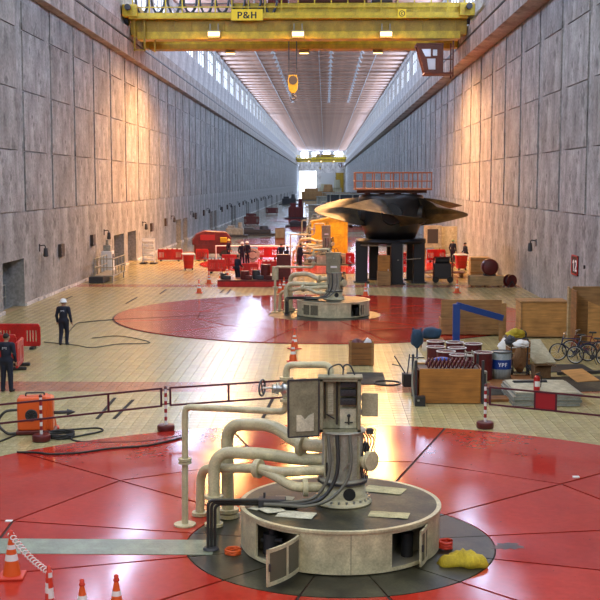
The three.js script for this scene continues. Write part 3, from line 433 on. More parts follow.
// ================================================================ overhead crane
function makeCrane(label, ZC, lights) {
  const t = thing('overhead_crane', label, 'crane', [0, 0.95, ZC]);
  const q = (px, py, dz = 0) => { const p = atZ(px, py, -87 + dz); return V(p.x, p.y - 0.95, dz); };
  const X0 = WL + 0.68, X1 = WR - 1.25, L = X1 - X0, xc = (X0 + X1) / 2;
  const g1 = new THREE.Group(); g1.name = 'front_girder'; t.add(g1);
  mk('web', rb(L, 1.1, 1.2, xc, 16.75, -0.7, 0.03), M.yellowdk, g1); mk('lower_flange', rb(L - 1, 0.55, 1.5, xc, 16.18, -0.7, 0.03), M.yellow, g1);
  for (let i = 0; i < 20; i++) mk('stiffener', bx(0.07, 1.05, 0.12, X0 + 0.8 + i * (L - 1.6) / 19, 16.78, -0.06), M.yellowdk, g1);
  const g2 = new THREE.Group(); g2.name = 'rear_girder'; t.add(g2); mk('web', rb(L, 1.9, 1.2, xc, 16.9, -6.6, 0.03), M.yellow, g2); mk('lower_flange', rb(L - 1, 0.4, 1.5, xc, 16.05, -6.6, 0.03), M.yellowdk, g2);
  const wk = new THREE.Group(); wk.name = 'walkway'; t.add(wk);
  mk('deck', rb(L, 0.22, 1.3, xc, 17.42, 0.05, 0.03), M.yellow, wk);
  for (let i = 0; i < 21; i++) mk('post', bx(0.09, 1.75, 0.09, X0 + 0.3 + i * (L - 0.6) / 20, 18.35, 0.62), M.yellow, wk);
  for (const y of [18.15, 18.95, 19.2]) mk('handrail', bx(L, 0.08, 0.08, xc, y, 0.62), M.yellow, wk);
  mk('toe_board', bx(L, 0.25, 0.04, xc, 17.62, 0.66), M.yellow, wk);
  // switchgear housing with the maker's plate
  const h0 = q(232, 20).x, h1 = q(474, 20).x; mk('switchgear_housing', [rb(h1 - h0, 1.0, 0.8, (h0 + h1) / 2, 18.0, -0.2, 0.03), ...Array.from({ length: 9 }, (_, i) => bx(0.05, 1.0, 0.06, h0 + 0.6 + i * (h1 - h0 - 1.2) / 8, 18.0, 0.22))], M.yellow, t);
  const cv = document.createElement('canvas'); cv.width = 256; cv.height = 96; const c2 = cv.getContext('2d'); c2.fillStyle = '#e8c411'; c2.fillRect(0, 0, 256, 96); c2.fillStyle = '#151007'; c2.font = 'bold 84px sans-serif'; c2.textAlign = 'center'; c2.textBaseline = 'middle'; c2.fillText('P&H', 128, 52);
  const ct = new THREE.CanvasTexture(cv); ct.colorSpace = THREE.SRGBColorSpace; const pm = mat(1, 1, 1, 0.5); pm.map = ct;
  const pa = q(231, 9, 0.72), pb = q(263, 20.5, 0.72); const pl = mk('maker_plate', rb(pb.x - pa.x, pa.y - pb.y, 0.06, (pa.x + pb.x) / 2, (pa.y + pb.y) / 2, 0.7, 0.01), M.yellow, t);
  const pq = mk('lettering', new THREE.PlaneGeometry(pb.x - pa.x - 0.06, pa.y - pb.y - 0.06).translate((pa.x + pb.x) / 2, (pa.y + pb.y) / 2, 0.735), pm, pl, { ownUV: true, label: 'black letters P&H on yellow' });
  { const cc = document.createElement('canvas'); cc.width = cc.height = 96; const k = cc.getContext('2d'); k.fillStyle = '#e8c411'; k.fillRect(0, 0, 96, 96); k.strokeStyle = '#151007'; k.lineWidth = 9; k.beginPath(); k.arc(48, 48, 30, 0, 7); k.stroke(); k.beginPath(); k.arc(50, 48, 11, 0.8, 5.2); k.stroke(); const tt = new THREE.CanvasTexture(cc); tt.colorSpace = THREE.SRGBColorSpace; const m = mat(1, 1, 1, 0.5); m.map = tt; const p = q(402, 13.5, 0.72); const w = mk('emblem_plate', rb(0.66, 0.66, 0.05, p.x, p.y, 0.7, 0.01), M.yellow, t); mk('emblem', new THREE.PlaneGeometry(0.62, 0.62).translate(p.x, p.y, 0.735), m, w, { ownUV: true }); }
  // festoon cables
  const fa = q(136, 4).x, fb = q(280, 4).x, nf = 9;
  for (let i = 0; i < nf; i++) { const x0 = fa + (fb - fa) * i / nf, w = (fb - fa) / nf * 0.86; mk('festoon_loop', [0, 1].map(k => sweep(spline([[x0, 18.95, 0.5 - k * 0.2], [x0 + w * 0.12, 18.2, 0.5 - k * 0.2], [x0 + w * 0.5, 17.6 - k * 0.1 + (i % 2) * 0.15, 0.5 - k * 0.2], [x0 + w * 0.88, 18.2, 0.5 - k * 0.2], [x0 + w, 18.95, 0.5 - k * 0.2]], 18), 0.085, 6)), M.dark, t); }
  mk('festoon_track', bx(L, 0.14, 0.16, xc, 19.02, 0.4), M.yellowdk, t);
  // trolley behind the housing
  const tr = new THREE.Group(); tr.name = 'trolley'; t.add(tr);
  mk('bed', rb(9, 0.5, 4.6, -0.6, 18.35, -3.6, 0.05), M.rust, tr); mk('hoist_drum', cyl(0.65, 0.65, 5.2, 0.6, 19.2, -2.6, 20, 0, 0, Math.PI / 2), M.rust, tr); mk('gearbox', rb(1.6, 1.5, 1.5, -3.6, 19.3, -2.7, 0.08), M.maroon, tr); mk('motor', cyl(0.5, 0.5, 1.6, 4.3, 19.2, -2.7, 16, 0, 0, Math.PI / 2), M.dark, tr);
  // end carriages
  for (const [x, k] of [[X0 + 0.0, 1], [X1 - 0.0, -1]]) { const e = new THREE.Group(); e.name = 'end_carriage'; t.add(e); mk('box', rb(1.1, 0.9, 9, x + k * 0.1, 17.9, -3.6, 0.05), M.yellow, e); for (const z of [-7.4, -0.4]) mk('wheel', cyl(0.4, 0.4, 0.24, x - k * (k > 0 ? 0.31 : 0.1), 17.36, z, 20, 0, 0, Math.PI / 2), M.dark, e); mk('buffer', cyl(0.22, 0.22, 0.6, x, 18.1, 1.0, 14, Math.PI / 2), M.dark, e); }
  mk('hanger', [bx(0.12, 2.4, 0.12, X0 + 0.35, 16.2, 0.3), bx(0.12, 2.4, 0.12, X0 + 1.1, 16.2, 0.3), bx(0.9, 0.1, 0.12, X0 + 0.7, 15.1, 0.3), bx(0.12, 2.0, 0.12, X0 + 1.75, 16.0, -0.4)], M.yellowdk, t);
  // operator's cab
  const cb = new THREE.Group(); cb.name = 'operator_cab'; t.add(cb);
  const a = q(417, 44, 0.9), b = q(425, 73, 0.9), c = q(443, 73, 0.9), d = q(443, 44, 0.9), pr = [[a.x, a.y], [b.x, b.y], [c.x, c.y], [d.x, d.y]];
  const wx = (b.x + c.x) / 2, inset = [[b.x + 0.02, b.y + 1.2], [b.x - 0.28, d.y - 0.35], [wx - 0.25, d.y - 0.35], [wx - 0.25, b.y + 1.2]], in2 = [[wx - 0.1, b.y + 1.25], [wx - 0.1, d.y - 0.4], [wx + 0.22, d.y - 0.4], [wx + 0.22, b.y + 1.25]], in3 = [[b.x + 0.25, b.y + 0.25], [b.x + 0.12, b.y + 1.05], [wx + 0.1, b.y + 1.05], [wx + 0.1, b.y + 0.25]];
  mk('cab_wall', [extr(pr, 0.08, 0, [inset, in2, in3].map(h => h.slice().reverse())).translate(0, 0, 0.9), extr(pr, 0.08, 0, [inset.slice().reverse()]).translate(0, 0, -0.9), bar([b.x, b.y, 0], [a.x, a.y, 0], 0.08, 0.08).translate(0, 0, 0.86), bx(0.08, d.y - c.y, 1.8, d.x, (d.y + c.y) / 2, 0)].map(g => g), M.rust, cb);
  mk('cab_floor', rb(c.x - b.x + 0.1, 0.12, 2.0, (b.x + c.x) / 2, b.y, 0, 0.02), M.rust, cb); mk('cab_roof', rb(d.x - a.x + 0.1, 0.12, 2.0, (a.x + d.x) / 2, a.y, 0, 0.02), M.rust, cb);
  mk('windscreen', [extr(inset, 0.02).translate(0, 0, 0.88), extr(in2, 0.02).translate(0, 0, 0.88), extr(in3, 0.02).translate(0, 0, 0.88)], M.glass, cb); mk('seat', [rb(0.5, 0.12, 0.5, wx - 0.3, b.y + 0.5, 0, 0.04), rb(0.12, 0.7, 0.5, wx - 0.05, b.y + 0.85, 0, 0.04)], M.dark, cb);
  const f = q(453, 73, 0.9); mk('ladder_frame', [bx(0.1, d.y - c.y + 0.5, 0.1, f.x, (d.y + c.y) / 2, 0.8), bx(0.1, d.y - c.y + 0.5, 0.1, f.x, (d.y + c.y) / 2, -0.8), bx(f.x - c.x, 0.1, 1.8, (f.x + c.x) / 2, c.y, 0), bx(f.x - c.x, 0.07, 0.07, (f.x + c.x) / 2, c.y + 1.0, 0.85)], M.rust, cb);
  // hook
  const hk = new THREE.Group(); hk.name = 'hook_block'; t.add(hk); const hp = q(293, 85, -3.5), ht = 16.8;
  mk('cheek', [extr([[-0.28, 0.72], [0.28, 0.72], [0.36, 0.3], [0.3, -0.35], [0.12, -0.6], [-0.12, -0.6], [-0.3, -0.35], [-0.36, 0.3]], 0.34, 0.03)].map(g => g.translate(hp.x, hp.y, hp.z)), M.yellow, hk);
  mk('sheave', cyl(0.34, 0.34, 0.5, hp.x, hp.y + 0.35, hp.z, 20, Math.PI / 2), M.dark, hk);
  mk('hook', sweep(spline([[0, -0.55, 0], [0, -0.75, 0], [0.16, -0.85, 0], [0.17, -1.02, 0], [0, -1.14, 0], [-0.17, -1.05, 0], [-0.18, -0.9, 0]].map(p => V(p[0] + hp.x, p[1] + hp.y, hp.z)), 26), x => 0.09 - 0.05 * x, 8), M.dark, hk);
  for (const dx of [-0.34, -0.3, 0.26, 0.3]) mk('rope', rod([hp.x + dx, hp.y + 0.4, hp.z], [hp.x + dx, ht + 1.4, hp.z], 0.028, 6), M.dark, hk);
  // floodlights on the girder face
  for (const px of [214, 298, 386]) {
    const p = q(px, 35, 0.35), fl = new THREE.Group(); fl.name = 'floodlight'; t.add(fl);
    mk('housing', [rb(0.95, 0.5, 0.4, p.x, p.y + 0.1, 0.28, 0.04), bx(0.1, 0.7, 0.1, p.x - 0.3, p.y + 0.5, 0.2), bx(0.1, 0.7, 0.1, p.x + 0.3, p.y + 0.5, 0.2)], M.cab, fl);
    mk('lamp_glass', rb(0.85, 0.4, 0.05, p.x, p.y + 0.02, 0.5, 0.01, 0.5), M.sodium, fl, { label: 'glowing sodium lamp face' });
    if (lights) { const l = new THREE.SpotLight(C(1.0, 0.48, 0.16), lights, 0, 1.5, 0.3, 2); l.position.set(p.x, p.y - 0.25, 0.75); l.target.position.set(p.x, 0, 1.5); l.castShadow = true; l.shadow.radius = 50; l.name = 'floodlight_beam'; fl.add(l, l.target); }
  }
  for (const x of [-7.6, -1.7, 4.2]) {               // work lamps hung under the rear girder
    const fl = new THREE.Group(); fl.name = 'work_lamp'; t.add(fl);
    mk('housing', [rb(0.8, 0.25, 0.6, x, 15.72, -6.6, 0.04), bx(0.08, 0.3, 0.08, x, 15.9, -6.6)], M.cab, fl); mk('lamp_glass', rb(0.7, 0.04, 0.5, x, 15.58, -6.6, 0.01), M.sodium, fl);
    if (lights) { const l = new THREE.SpotLight(C(1.0, 0.48, 0.16), lights * 5.6, 0, 1.5, 0.3, 2); l.position.set(x, 15.45, -6.6); l.target.position.set(x, 0, -6.6); l.castShadow = true; l.shadow.radius = 50; l.name = 'work_lamp_beam'; fl.add(l, l.target); }
  }
  return t;
}
makeCrane('big yellow overhead crane with brown cab and hook block', -87, 260);
makeCrane('small far yellow overhead crane before the end windows', -590, 0);
// unlit high bay lamps under the roof
{
  const l0 = thing('high_bay_lamp', 'small pale bell shaped lamp hanging under the roof beams', 'lamp', [-7.1, CEIL - 0.13, RIB0 - COLP * 8], 0, 'high bay lamps under the roof');
  mk('shade', lathe([[0.06, 0], [0.1, -0.2], [0.34, -0.55], [0.36, -0.6], [0.32, -0.58], [0.09, -0.22], [0, -0.2]], 14), M.lampgrey, l0); mk('canopy', cyl(0.09, 0.09, 0.1, 0, 0, 0, 10), M.grey, l0);
  for (let k = 8; k < 34; k++) for (const x of [-7.1, 0.8, 5.0]) if (!(k === 8 && x === -7.1)) dup(l0, [x, CEIL - 0.13, RIB0 - COLP * k]);
  // the lit ones above the near part of the hall
  const l1 = dup(l0, [-8, CEIL - 0.13, 30], 0, 'lit bell shaped lamp under the roof above the near machines', 'lit high bay lamps'); mk('lamp_disc', cyl(0.3, 0.3, 0.03, 0, -0.55, 0, 16), M.highbay, l1);
  for (let k = 0; k < 12; k++) for (const x of [-8, -1.7, 4.6]) { const p = [x, CEIL - 0.13, RIB0 + COLP * [15, 14, 13, 12, 11, 10, 9, 8, 7, 5, 3, 1][k]]; if (k || x > -8) dup(l1, p); else l1.position.set(...p); const r = new THREE.RectAreaLight(C(1.0, 0.91, 0.60), HIGHBAY, 0.55, 0.55); r.position.set(x, CEIL - 0.8, p[2]); r.rotation.x = -Math.PI / 2; r.castShadow = true; r.name = 'high_bay_light'; scene.add(r); }
}
// ================================================================ turbine runner on its stands
{
  const RP = V(4.15, 0, -72.6), t = thing('turbine_runner', 'huge dark turbine runner with wide blades raised on black stands', 'turbine runner', RP);
  mk('hub', lathe([[0, 5.52], [1.8, 5.5], [2.0, 5.42], [2.05, 5.2], [2.05, 4.6], [1.95, 3.7], [1.7, 3.2], [1.55, 2.75], [0, 2.7]], 48), M.runner, t);
  const ring = mk('support_ring', lathe([[1.2, 2.7], [1.2, 2.45], [2.2, 2.45], [2.2, 2.72], [1.2, 2.7]], 40), M.pillar, t);
  function blade(a) {
    const nu = 14, nv = 16, r0 = 1.85, r1 = 4.8, P = (i, j) => { const s = i / nu, w = j / nv - 0.5, r = r0 + (r1 - r0) * s, span = 0.55 + 0.75 * Math.pow(s, 0.7), ang = w * span * (1 - 0.12 * s * s) + 0.1 * s, x = Math.cos(ang) * r, z = Math.sin(ang) * r, y = 4.42 + w * (1.75 - 1.05 * s) + 0.0 * s + 0.22 * Math.sin(s * 3.14) * (w > 0 ? 0.5 : -0.3); return [x, y, z]; };
    const pos = [], idx = [], th = 0.05; for (const k of [1, -1]) for (let i = 0; i <= nu; i++) for (let j = 0; j <= nv; j++) { const p = P(i, j), e = Math.min(1, 4 * Math.min(j / nv, 1 - j / nv) + 0.15); pos.push(p[0], p[1] + k * th * e * (1.3 - i / nu), p[2]); }
    const n1 = (nu + 1) * (nv + 1), id = (i, j) => i * (nv + 1) + j;
    for (let i = 0; i < nu; i++) for (let j = 0; j < nv; j++) { const A = id(i, j), B = id(i + 1, j), Cc = id(i + 1, j + 1), D = id(i, j + 1); idx.push(A, D, B, B, D, Cc, n1 + A, n1 + B, n1 + D, n1 + B, n1 + Cc, n1 + D); }
    const edge = (A, B) => idx.push(A, B, n1 + A, B, n1 + B, n1 + A); for (let i = 0; i < nu; i++) { edge(id(i, 0), id(i + 1, 0)); edge(id(i + 1, nv), id(i, nv)); } for (let j = 0; j < nv; j++) edge(id(nu, j), id(nu, j + 1));
    const g = new THREE.BufferGeometry(); g.setAttribute('position', new THREE.Float32BufferAttribute(pos, 3)); g.setIndex(idx); const h = g.toNonIndexed(); h.computeVertexNormals(); g.computeVertexNormals(); g.rotateY(-a); return g;
  }
  for (const a of [0.35, 1.6, 2.88, 4.1, 5.35]) mk('blade', blade(a), M.blade, t, { label: 'broad curved metal blade' });
  for (const a of [0.35, 1.6, 2.88, 4.1, 5.35]) mk('blade_root', mv(new THREE.CylinderGeometry(0.62, 0.72, 0.4, 22), 1.98, 4.3, 0, 0, 0, -Math.PI / 2).rotateY(-a), M.runner, t);
  for (const [x, z, w] of [[-1.85, 0.5, 0.75], [0.28, 1.85, 0.75], [1.7, 0.9, 0.7], [0.2, -1.8, 0.7], [-1.0, -1.5, 0.6], [1.4, -1.3, 0.6]]) { const s = new THREE.Group(); s.name = 'stand'; t.add(s); mk('pillar', rb(w, 2.5, w, x, 1.28, z, 0.03), M.pillar, s); mk('foot', rb(w + 0.25, 0.08, w + 0.25, x, 0.04, z, 0.02), M.pillar, s); }
  mk('brace', [rod([-1.9, 2.35, 0.9], [-0.1, 2.35, 2.0], 0.05), rod([0.3, 1.5, 2.25], [1.8, 1.55, 1.3], 0.03), rod([0.62, 0.3, 2.2], [0.62, 2.5, 2.2], 0.03)], M.grey, t);
  // work platform on top
  const pf = new THREE.Group(); pf.name = 'work_platform'; t.add(pf); const pw = 4.75, y0 = 5.82;
  mk('deck', rb(pw, 0.12, 3.2, 0.05, y0, 0, 0.02), M.rail, pf); mk('bearer', [bx(pw - 0.5, 0.2, 0.14, 0, y0 - 0.14, 1.2), bx(pw - 0.5, 0.2, 0.14, 0, y0 - 0.14, -1.2), ...[-1.5, -0.6, 0.4, 1.4].map(x => bx(0.3, 0.3, 2.2, x, 5.6, 0))], M.rust, pf);
  for (const z of [1.55, -1.55]) for (let i = 0; i < 9; i++) mk('baluster', rod([0.05 - pw / 2 + 0.05 + i * (pw - 0.1) / 8, y0, z], [0.05 - pw / 2 + 0.05 + i * (pw - 0.1) / 8, y0 + 1.02, z], 0.035), M.rail, pf);
  for (const z of [1.55, -1.55]) for (const y of [0.5, 1.02]) mk('handrail', rod([0.05 - pw / 2, y0 + y, z], [0.05 + pw / 2, y0 + y, z], 0.032), M.rail, pf);
  for (const x of [-pw / 2 + 0.08, pw / 2 + 0.02]) for (const y of [0.5, 1.02]) mk('handrail', rod([x, y0 + y, -1.55], [x, y0 + y, 1.55], 0.032), M.rail, pf);
}
// ================================================================ people
function bodyGeo(pose) {
  const S = 96, sx = 0.62, sy = 1.0, sz = 0.5, cy = 0.9, P = pose;
  const bones = []; const B = (a, b, r1, r2, c, k = 0.03) => bones.push({ a: v3(a), b: v3(b), r1, r2, c, k });
  const suit = P.suit || [0.006, 0.009, 0.024], skin = [0.36, 0.19, 0.12], boot = [0.012, 0.012, 0.012], hair = [0.02, 0.014, 0.01];
  B([0, 0.98, 0], [0, 1.2, P.lean * 0.5], 0.135, 0.145, suit, 0.06); B([0, 1.2, P.lean * 0.5], [0, 1.36, P.lean], 0.15, 0.15, suit, 0.06); B([-0.07, 0.95, 0], [0.07, 0.95, 0], 0.13, 0.13, suit, 0.06);
  B([-0.17, 1.42, P.lean], [0.17, 1.42, P.lean], 0.078, 0.078, suit, 0.06); B([0, 1.42, P.lean], [0, 1.53, P.lean * 1.1], 0.06, 0.055, skin, 0.02);
  const hd = V(0, 1.63, P.lean * 1.2 + 0.02); B([0, 1.6, hd.z + 0.02], [0, 1.645, hd.z], 0.085, 0.095, skin, 0.02); B([0, 1.585, hd.z + 0.06], [0, 1.575, hd.z + 0.05], 0.04, 0.05, skin, 0.02); B([0, 1.61, hd.z + 0.1], [0, 1.635, hd.z + 0.09], 0.018, 0.012, skin, 0.012);
  B([-0.09, 1.62, hd.z], [-0.095, 1.64, hd.z], 0.02, 0.02, skin, 0.01); B([0.09, 1.62, hd.z], [0.095, 1.64, hd.z], 0.02, 0.02, skin, 0.01); B([0, 1.68, hd.z - 0.03], [0, 1.67, hd.z + 0.01], 0.088, 0.09, hair, 0.015);
  P.legs.forEach(([k, f, tz], i) => { const s = i ? 1 : -1, h = [s * 0.095, 0.93, 0]; B(h, k, 0.115, 0.078, suit, 0.05); B(k, f, 0.082, 0.062, suit, 0.03); B([f[0], f[1] - 0.03, f[2] - 0.03], [f[0] + s * 0.02, f[1] - 0.045, f[2] + 0.15 * tz], 0.05, 0.042, boot, 0.02); });
  P.arms.forEach(([e, w], i) => { const s = i ? 1 : -1; B([s * 0.2, 1.41, P.lean], e, 0.072, 0.056, suit, 0.035); B(e, w, 0.056, 0.042, suit, 0.02); });
  const mc = new MarchingCubes(S, new THREE.MeshStandardMaterial(), false, false, 60000); mc.isolation = 0; const fld = new Float32Array(S * S * S).fill(0.5), h = S / 2;
  const p = V(0, 0, 0), ab = V(0, 0, 0), ap = V(0, 0, 0);
  const dist = (b, q) => { ab.subVectors(b.b, b.a); ap.subVectors(q, b.a); const t = Math.max(0, Math.min(1, ap.dot(ab) / Math.max(1e-9, ab.lengthSq()))); return ap.addScaledVector(ab, -t).length() - (b.r1 + (b.r2 - b.r1) * t); };
  for (const b of bones) {
    const R = Math.max(b.r1, b.r2) + 0.14, lo = b.a.clone().min(b.b).addScalar(-R), hi = b.a.clone().max(b.b).addScalar(R), I = (v, s, o) => Math.max(1, Math.min(S - 2, Math.round(((v - o) / s + 1) * h)));
    for (let k = I(lo.z, sz, 0); k <= I(hi.z, sz, 0); k++) for (let j = I(lo.y, sy, cy); j <= I(hi.y, sy, cy); j++) for (let i = I(lo.x, sx, 0); i <= I(hi.x, sx, 0); i++) {
      p.set((i / h - 1) * sx, (j / h - 1) * sy + cy, (k / h - 1) * sz); const d = dist(b, p), at = k * S * S + j * S + i, o = fld[at], kk = b.k, m = Math.max(kk - Math.abs(o - d), 0) / kk; fld[at] = Math.min(o, d) - m * m * kk * 0.25;
    }
  }
  for (let i = 0; i < fld.length; i++) mc.field[i] = -fld[i];
  mc.update(); const n = mc.count, pos = new Float32Array(mc.positionArray.slice(0, n * 3)); for (let i = 0; i < n; i++) { pos[3 * i] *= sx; pos[3 * i + 1] = pos[3 * i + 1] * sy + cy; pos[3 * i + 2] *= sz; }
  let g = new THREE.BufferGeometry(); g.setAttribute('position', new THREE.BufferAttribute(pos, 3)); g = mergeVertices(g, 1e-4); g.computeVertexNormals();
  if (g.attributes.normal) { const q = g.attributes.position, nn = g.attributes.normal; let s = 0; for (let i = 0; i < q.count; i += 17) s += nn.getX(i) * q.getX(i); if (s < 0) { const ix = g.index.array; for (let i = 0; i < ix.length; i += 3) { const z = ix[i]; ix[i] = ix[i + 1]; ix[i + 1] = z; } g.computeVertexNormals(); } }
  const paint = (gg, f) => { const q = gg.attributes.position, col = new Float32Array(q.count * 3); for (let i = 0; i < q.count; i++) { const c = f(p.fromBufferAttribute(q, i)); col.set(c, 3 * i); } gg.setAttribute('color', new THREE.BufferAttribute(col, 3)); return gg; };
  paint(g, q => { let best = 9, c = suit; for (const b of bones) { const d = dist(b, q); if (d < best) { best = d; c = b.c; } } return c; });
  // hands: palm, four bent fingers of different length and a thumb
  const parts = [g.toNonIndexed()];
  P.arms.forEach(([e, w], i) => {
    const s = i ? 1 : -1, ww = v3(w), d = ww.clone().sub(v3(e)).normalize(), side = V(0, 0, 1).addScaledVector(d, -d.z).normalize(), nrm = d.clone().cross(side), at = (a, b, c) => ww.clone().addScaledVector(d, a).addScaledVector(side, b).addScaledVector(nrm, c * -s);
    const hg = [sweep([at(-0.02, 0, 0), at(0.02, 0, 0), at(0.06, 0, 0), at(0.095, 0, 0.004)], x => 0.03 + 0.008 * Math.sin(x * 3.1), 8)];
    [[-0.03, 0.06], [-0.01, 0.075], [0.01, 0.08], [0.03, 0.068]].forEach(([o, l]) => hg.push(sweep([at(0.08, o, 0), at(0.08 + l * 0.5, o, 0.012), at(0.08 + l * 0.8, o, 0.03), at(0.08 + l * 0.95, o, 0.05)], x => 0.0095 - 0.003 * x, 6)));
    hg.push(sweep([at(0.02, 0.025, 0), at(0.055, 0.055, 0.012), at(0.085, 0.062, 0.025)], x => 0.012 - 0.004 * x, 6));
    for (const q of hg) { const z = q.toNonIndexed(); z.deleteAttribute('uv'); parts.push(paint(z, () => skin)); }
  });
  return mergeGeometries(parts.map(q => { if (q.attributes.uv) q.deleteAttribute('uv'); return q; }), false);
}
const bodyMat = new THREE.MeshStandardMaterial({ vertexColors: true, roughness: 0.8 });
const POSES = {
  walk: { lean: 0.02, legs: [[[-0.1, 0.5, 0.1], [-0.1, 0.09, 0.05], 1], [[0.1, 0.5, 0.02], [0.1, 0.1, -0.14], 1]], arms: [[[-0.27, 1.14, -0.03], [-0.29, 0.9, 0.06]], [[0.27, 1.14, 0.0], [0.27, 0.9, 0.1]]] },
  stand: { lean: 0.03, legs: [[[-0.11, 0.5, 0.02], [-0.13, 0.09, 0], 1], [[0.11, 0.5, 0.03], [0.13, 0.09, 0.02], 1]], arms: [[[-0.27, 1.14, -0.02], [-0.25, 0.92, 0.1]], [[0.27, 1.14, -0.02], [0.26, 0.92, 0.1]]] },
  work: { lean: 0.08, legs: [[[-0.14, 0.5, 0.06], [-0.16, 0.09, -0.05], 1], [[0.13, 0.52, 0.08], [0.22, 0.09, 0.1], 1]], arms: [[[-0.26, 1.16, 0.08], [-0.2, 1.02, 0.27]], [[0.26, 1.16, 0.08], [0.18, 1.02, 0.28]]] },
};
const bodies = {}; for (const k in POSES) { bodies[k] = bodyGeo(POSES[k]); }
function person(label, pose, pos, turn, o = {}) {
  const t = thing('person', label, 'person', pos, turn), ln = POSES[pose].lean;
  const b = mk('body', bodies[pose], bodyMat, t, { ownUV: true });
  if (o.helmet) { mk('helmet', [lathe([[0.118, 0], [0.13, -0.012], [0.15, -0.018], [0.15, -0.012], [0.12, 0.01], [0.11, 0.07], [0.07, 0.115], [0, 0.13]], 22, 0, 1.672, ln * 1.2 + 0.005), rb(0.12, 0.012, 0.08, 0, 1.665, ln * 1.2 + 0.15, 0.004)], mat(...o.helmet, 0.4), t); }
  if (o.back) mk('back_print', [0, 1, 2].map(i => bx(0.035, 0.035, 0.006, -0.05 + i * 0.05, 1.345, ln - 0.152)).concat([bx(0.15, 0.014, 0.006, 0, 1.305, ln - 0.152)]), mat(0.35, 0.36, 0.42, 0.8), t, { label: 'pale print across the back' });
  return t;
}
person('person in navy work clothes and white helmet walking across the pale tiles', 'walk', ground(64, 345), Math.PI - 0.05, { helmet: [0.8, 0.8, 0.78], back: 1 });
person('person in navy work clothes without helmet beside the red barriers', 'stand', ground(7, 392), Math.PI - 0.1, { back: 1 });
person('person in dark clothes standing on the floor by the red work platform', 'work', ground(237, 283), Math.PI - 0.8, {});
person('person with yellow helmet beside a red barrier, upper body showing', 'stand', ground(228.5, 262), 1.2, { helmet: [0.5, 0.4, 0.1] });
person('person with white helmet behind the red barriers next to the cable reel', 'stand', ground(242, 266), 0.5, { helmet: [0.7, 0.7, 0.68] });
person('person with white helmet standing between cable reel and helmeted colleague', 'stand', ground(247.5, 265), -0.6, { helmet: [0.7, 0.7, 0.68] });
person('person in dark clothes bending by the pipes behind the closed cabinet', 'work', ground(286, 272), 1.9, {});
person('person in dark clothes near the olive tool locker', 'stand', ground(281, 268), 0.3, {});
person('person in grey clothes facing the wall board behind the runner', 'stand', ground(452.5, 263), 2.6, { helmet: [0.15, 0.3, 0.12] });
person('person in dark clothes with hands forward near the red bin', 'work', ground(466, 266), -1.2, {});
person('person in dark clothes kneeling height behind the far pipes', 'stand', ground(300, 268), 2.2, {});

// ================================================================ cones, barriers, fence
function makeCone(label, pos, grp) {
  const t = thing('traffic_cone', label, 'traffic cone', pos, rr(0, 1.5), grp);
  mk('base', rb(0.4, 0.045, 0.4, 0, 0.023, 0, 0.02), M.conered, t);
  const R = y => 0.145 - 0.115 * (y - 0.045) / 0.62, band = (a, b) => lathe([[R(a) + 0.002, a], [R(b) + 0.002, b]], 22);
  mk('shell', lathe([[R(0.045), 0.04], [R(0.665), 0.665], [0, 0.666]], 22), M.orange, t);
  mk('reflective_band', band(0.28, 0.38), M.white, t); mk('reflective_band', band(0.46, 0.53), M.white, t);
  mk('collar', [lathe([[0.028, 0.66], [0.045, 0.67], [0.045, 0.69], [0.03, 0.7], [0.035, 0.74], [0.01, 0.76], [0, 0.76]], 14)], M.conered, t);
  return t;
}
const cone0 = makeCone('orange traffic cone with two white bands on the red cover, chain hooked on', ground(12, 577, 0.031));
const coneN = dup(cone0, ground(83, 632, 0.031), 0.4, 'orange cone between the chained post and the banded cone on the red cover', null, 1.0);
dup(cone0, ground(117, 627, 0.031), 0.9, 'orange cone with white bands standing furthest from the chain on the red cover');
{ // chained post-cone
  const t = thing('chain_post', 'checked red and white post hung with a plastic chain', 'post', ground(50, 619, 0.031));
  mk('base', lathe([[0, 0], [0.2, 0], [0.2, 0.05], [0.12, 0.09], [0, 0.09]], 22), M.conered, t);
  for (let k = 0; k < 8; k++) for (let q = 0; q < 2; q++) mk('check', arcShell(0, 0.075 - k * 0.004, q * 180 + k * 90, q * 180 + 180 + k * 90, 0.09 + k * 0.075, 0.165 + k * 0.075, 8), (q) ? M.conered : M.white, t);
  mk('knob', lathe([[0.05, 0.69], [0.03, 0.73], [0.03, 0.76], [0, 0.8]], 12), M.conered, t);
  const a = ground(15, 541, 0.6), p0 = ground(12, 577, 0.031), p1 = ground(50, 619, 0.031), L = [], W = []; const n = 30;
  for (let i = 0; i <= n; i++) { const s = i / n, x = p0.x + (p1.x - p0.x) * s, z = p0.z + (p1.z - p0.z) * s, y = 0.72 + 0.0 * s - 0.25 * s * (1 - s); (i % 2 ? L : W).push(mv(new THREE.TorusGeometry(0.032, 0.009, 6, 10).scale(1.4, 1, 1), x, y, z, i % 2 * 1.57, 0.6, 0)); }
  const c = mk('plastic_chain', L, M.conered); tag(c, 'red and white plastic chain between cone and checked post', 'chain'); mk('link', W, M.white, c, { label: 'white chain links' });
}
dup(cone0, ground(293, 362), 0.2, 'orange cone on the tiles behind the tall thin pipe, nearer of two');
dup(cone0, ground(294.5, 349), 0.7, 'orange cone at the rim of the second red cover, behind its twin');
dup(cone0, ground(365.5, 297), 0.2, 'orange cone in front of the runner stands');
dup(cone0, ground(457, 293), 0.2, 'orange cone near the long wooden crate by the wall');
dup(cone0, ground(199, 293), 0.2, 'orange cone standing alone on tiles, first of the row by the barriers');
dup(cone0, ground(209, 284), 0.4, 'orange cone second in the row before the barriers');
dup(cone0, ground(221, 280), 0.1, 'orange cone third in the row, close to the red work platform');
dup(cone0, ground(227, 277), 0.9, 'orange cone at the end of the row beside the red work platform');
dup(cone0, ground(280, 293), 0.5, 'orange cone beside the thin pipe of the second machine');
dup(cone0, ground(284, 290), 0.1, 'orange cone beside the thin pipe of the second machine, further back');
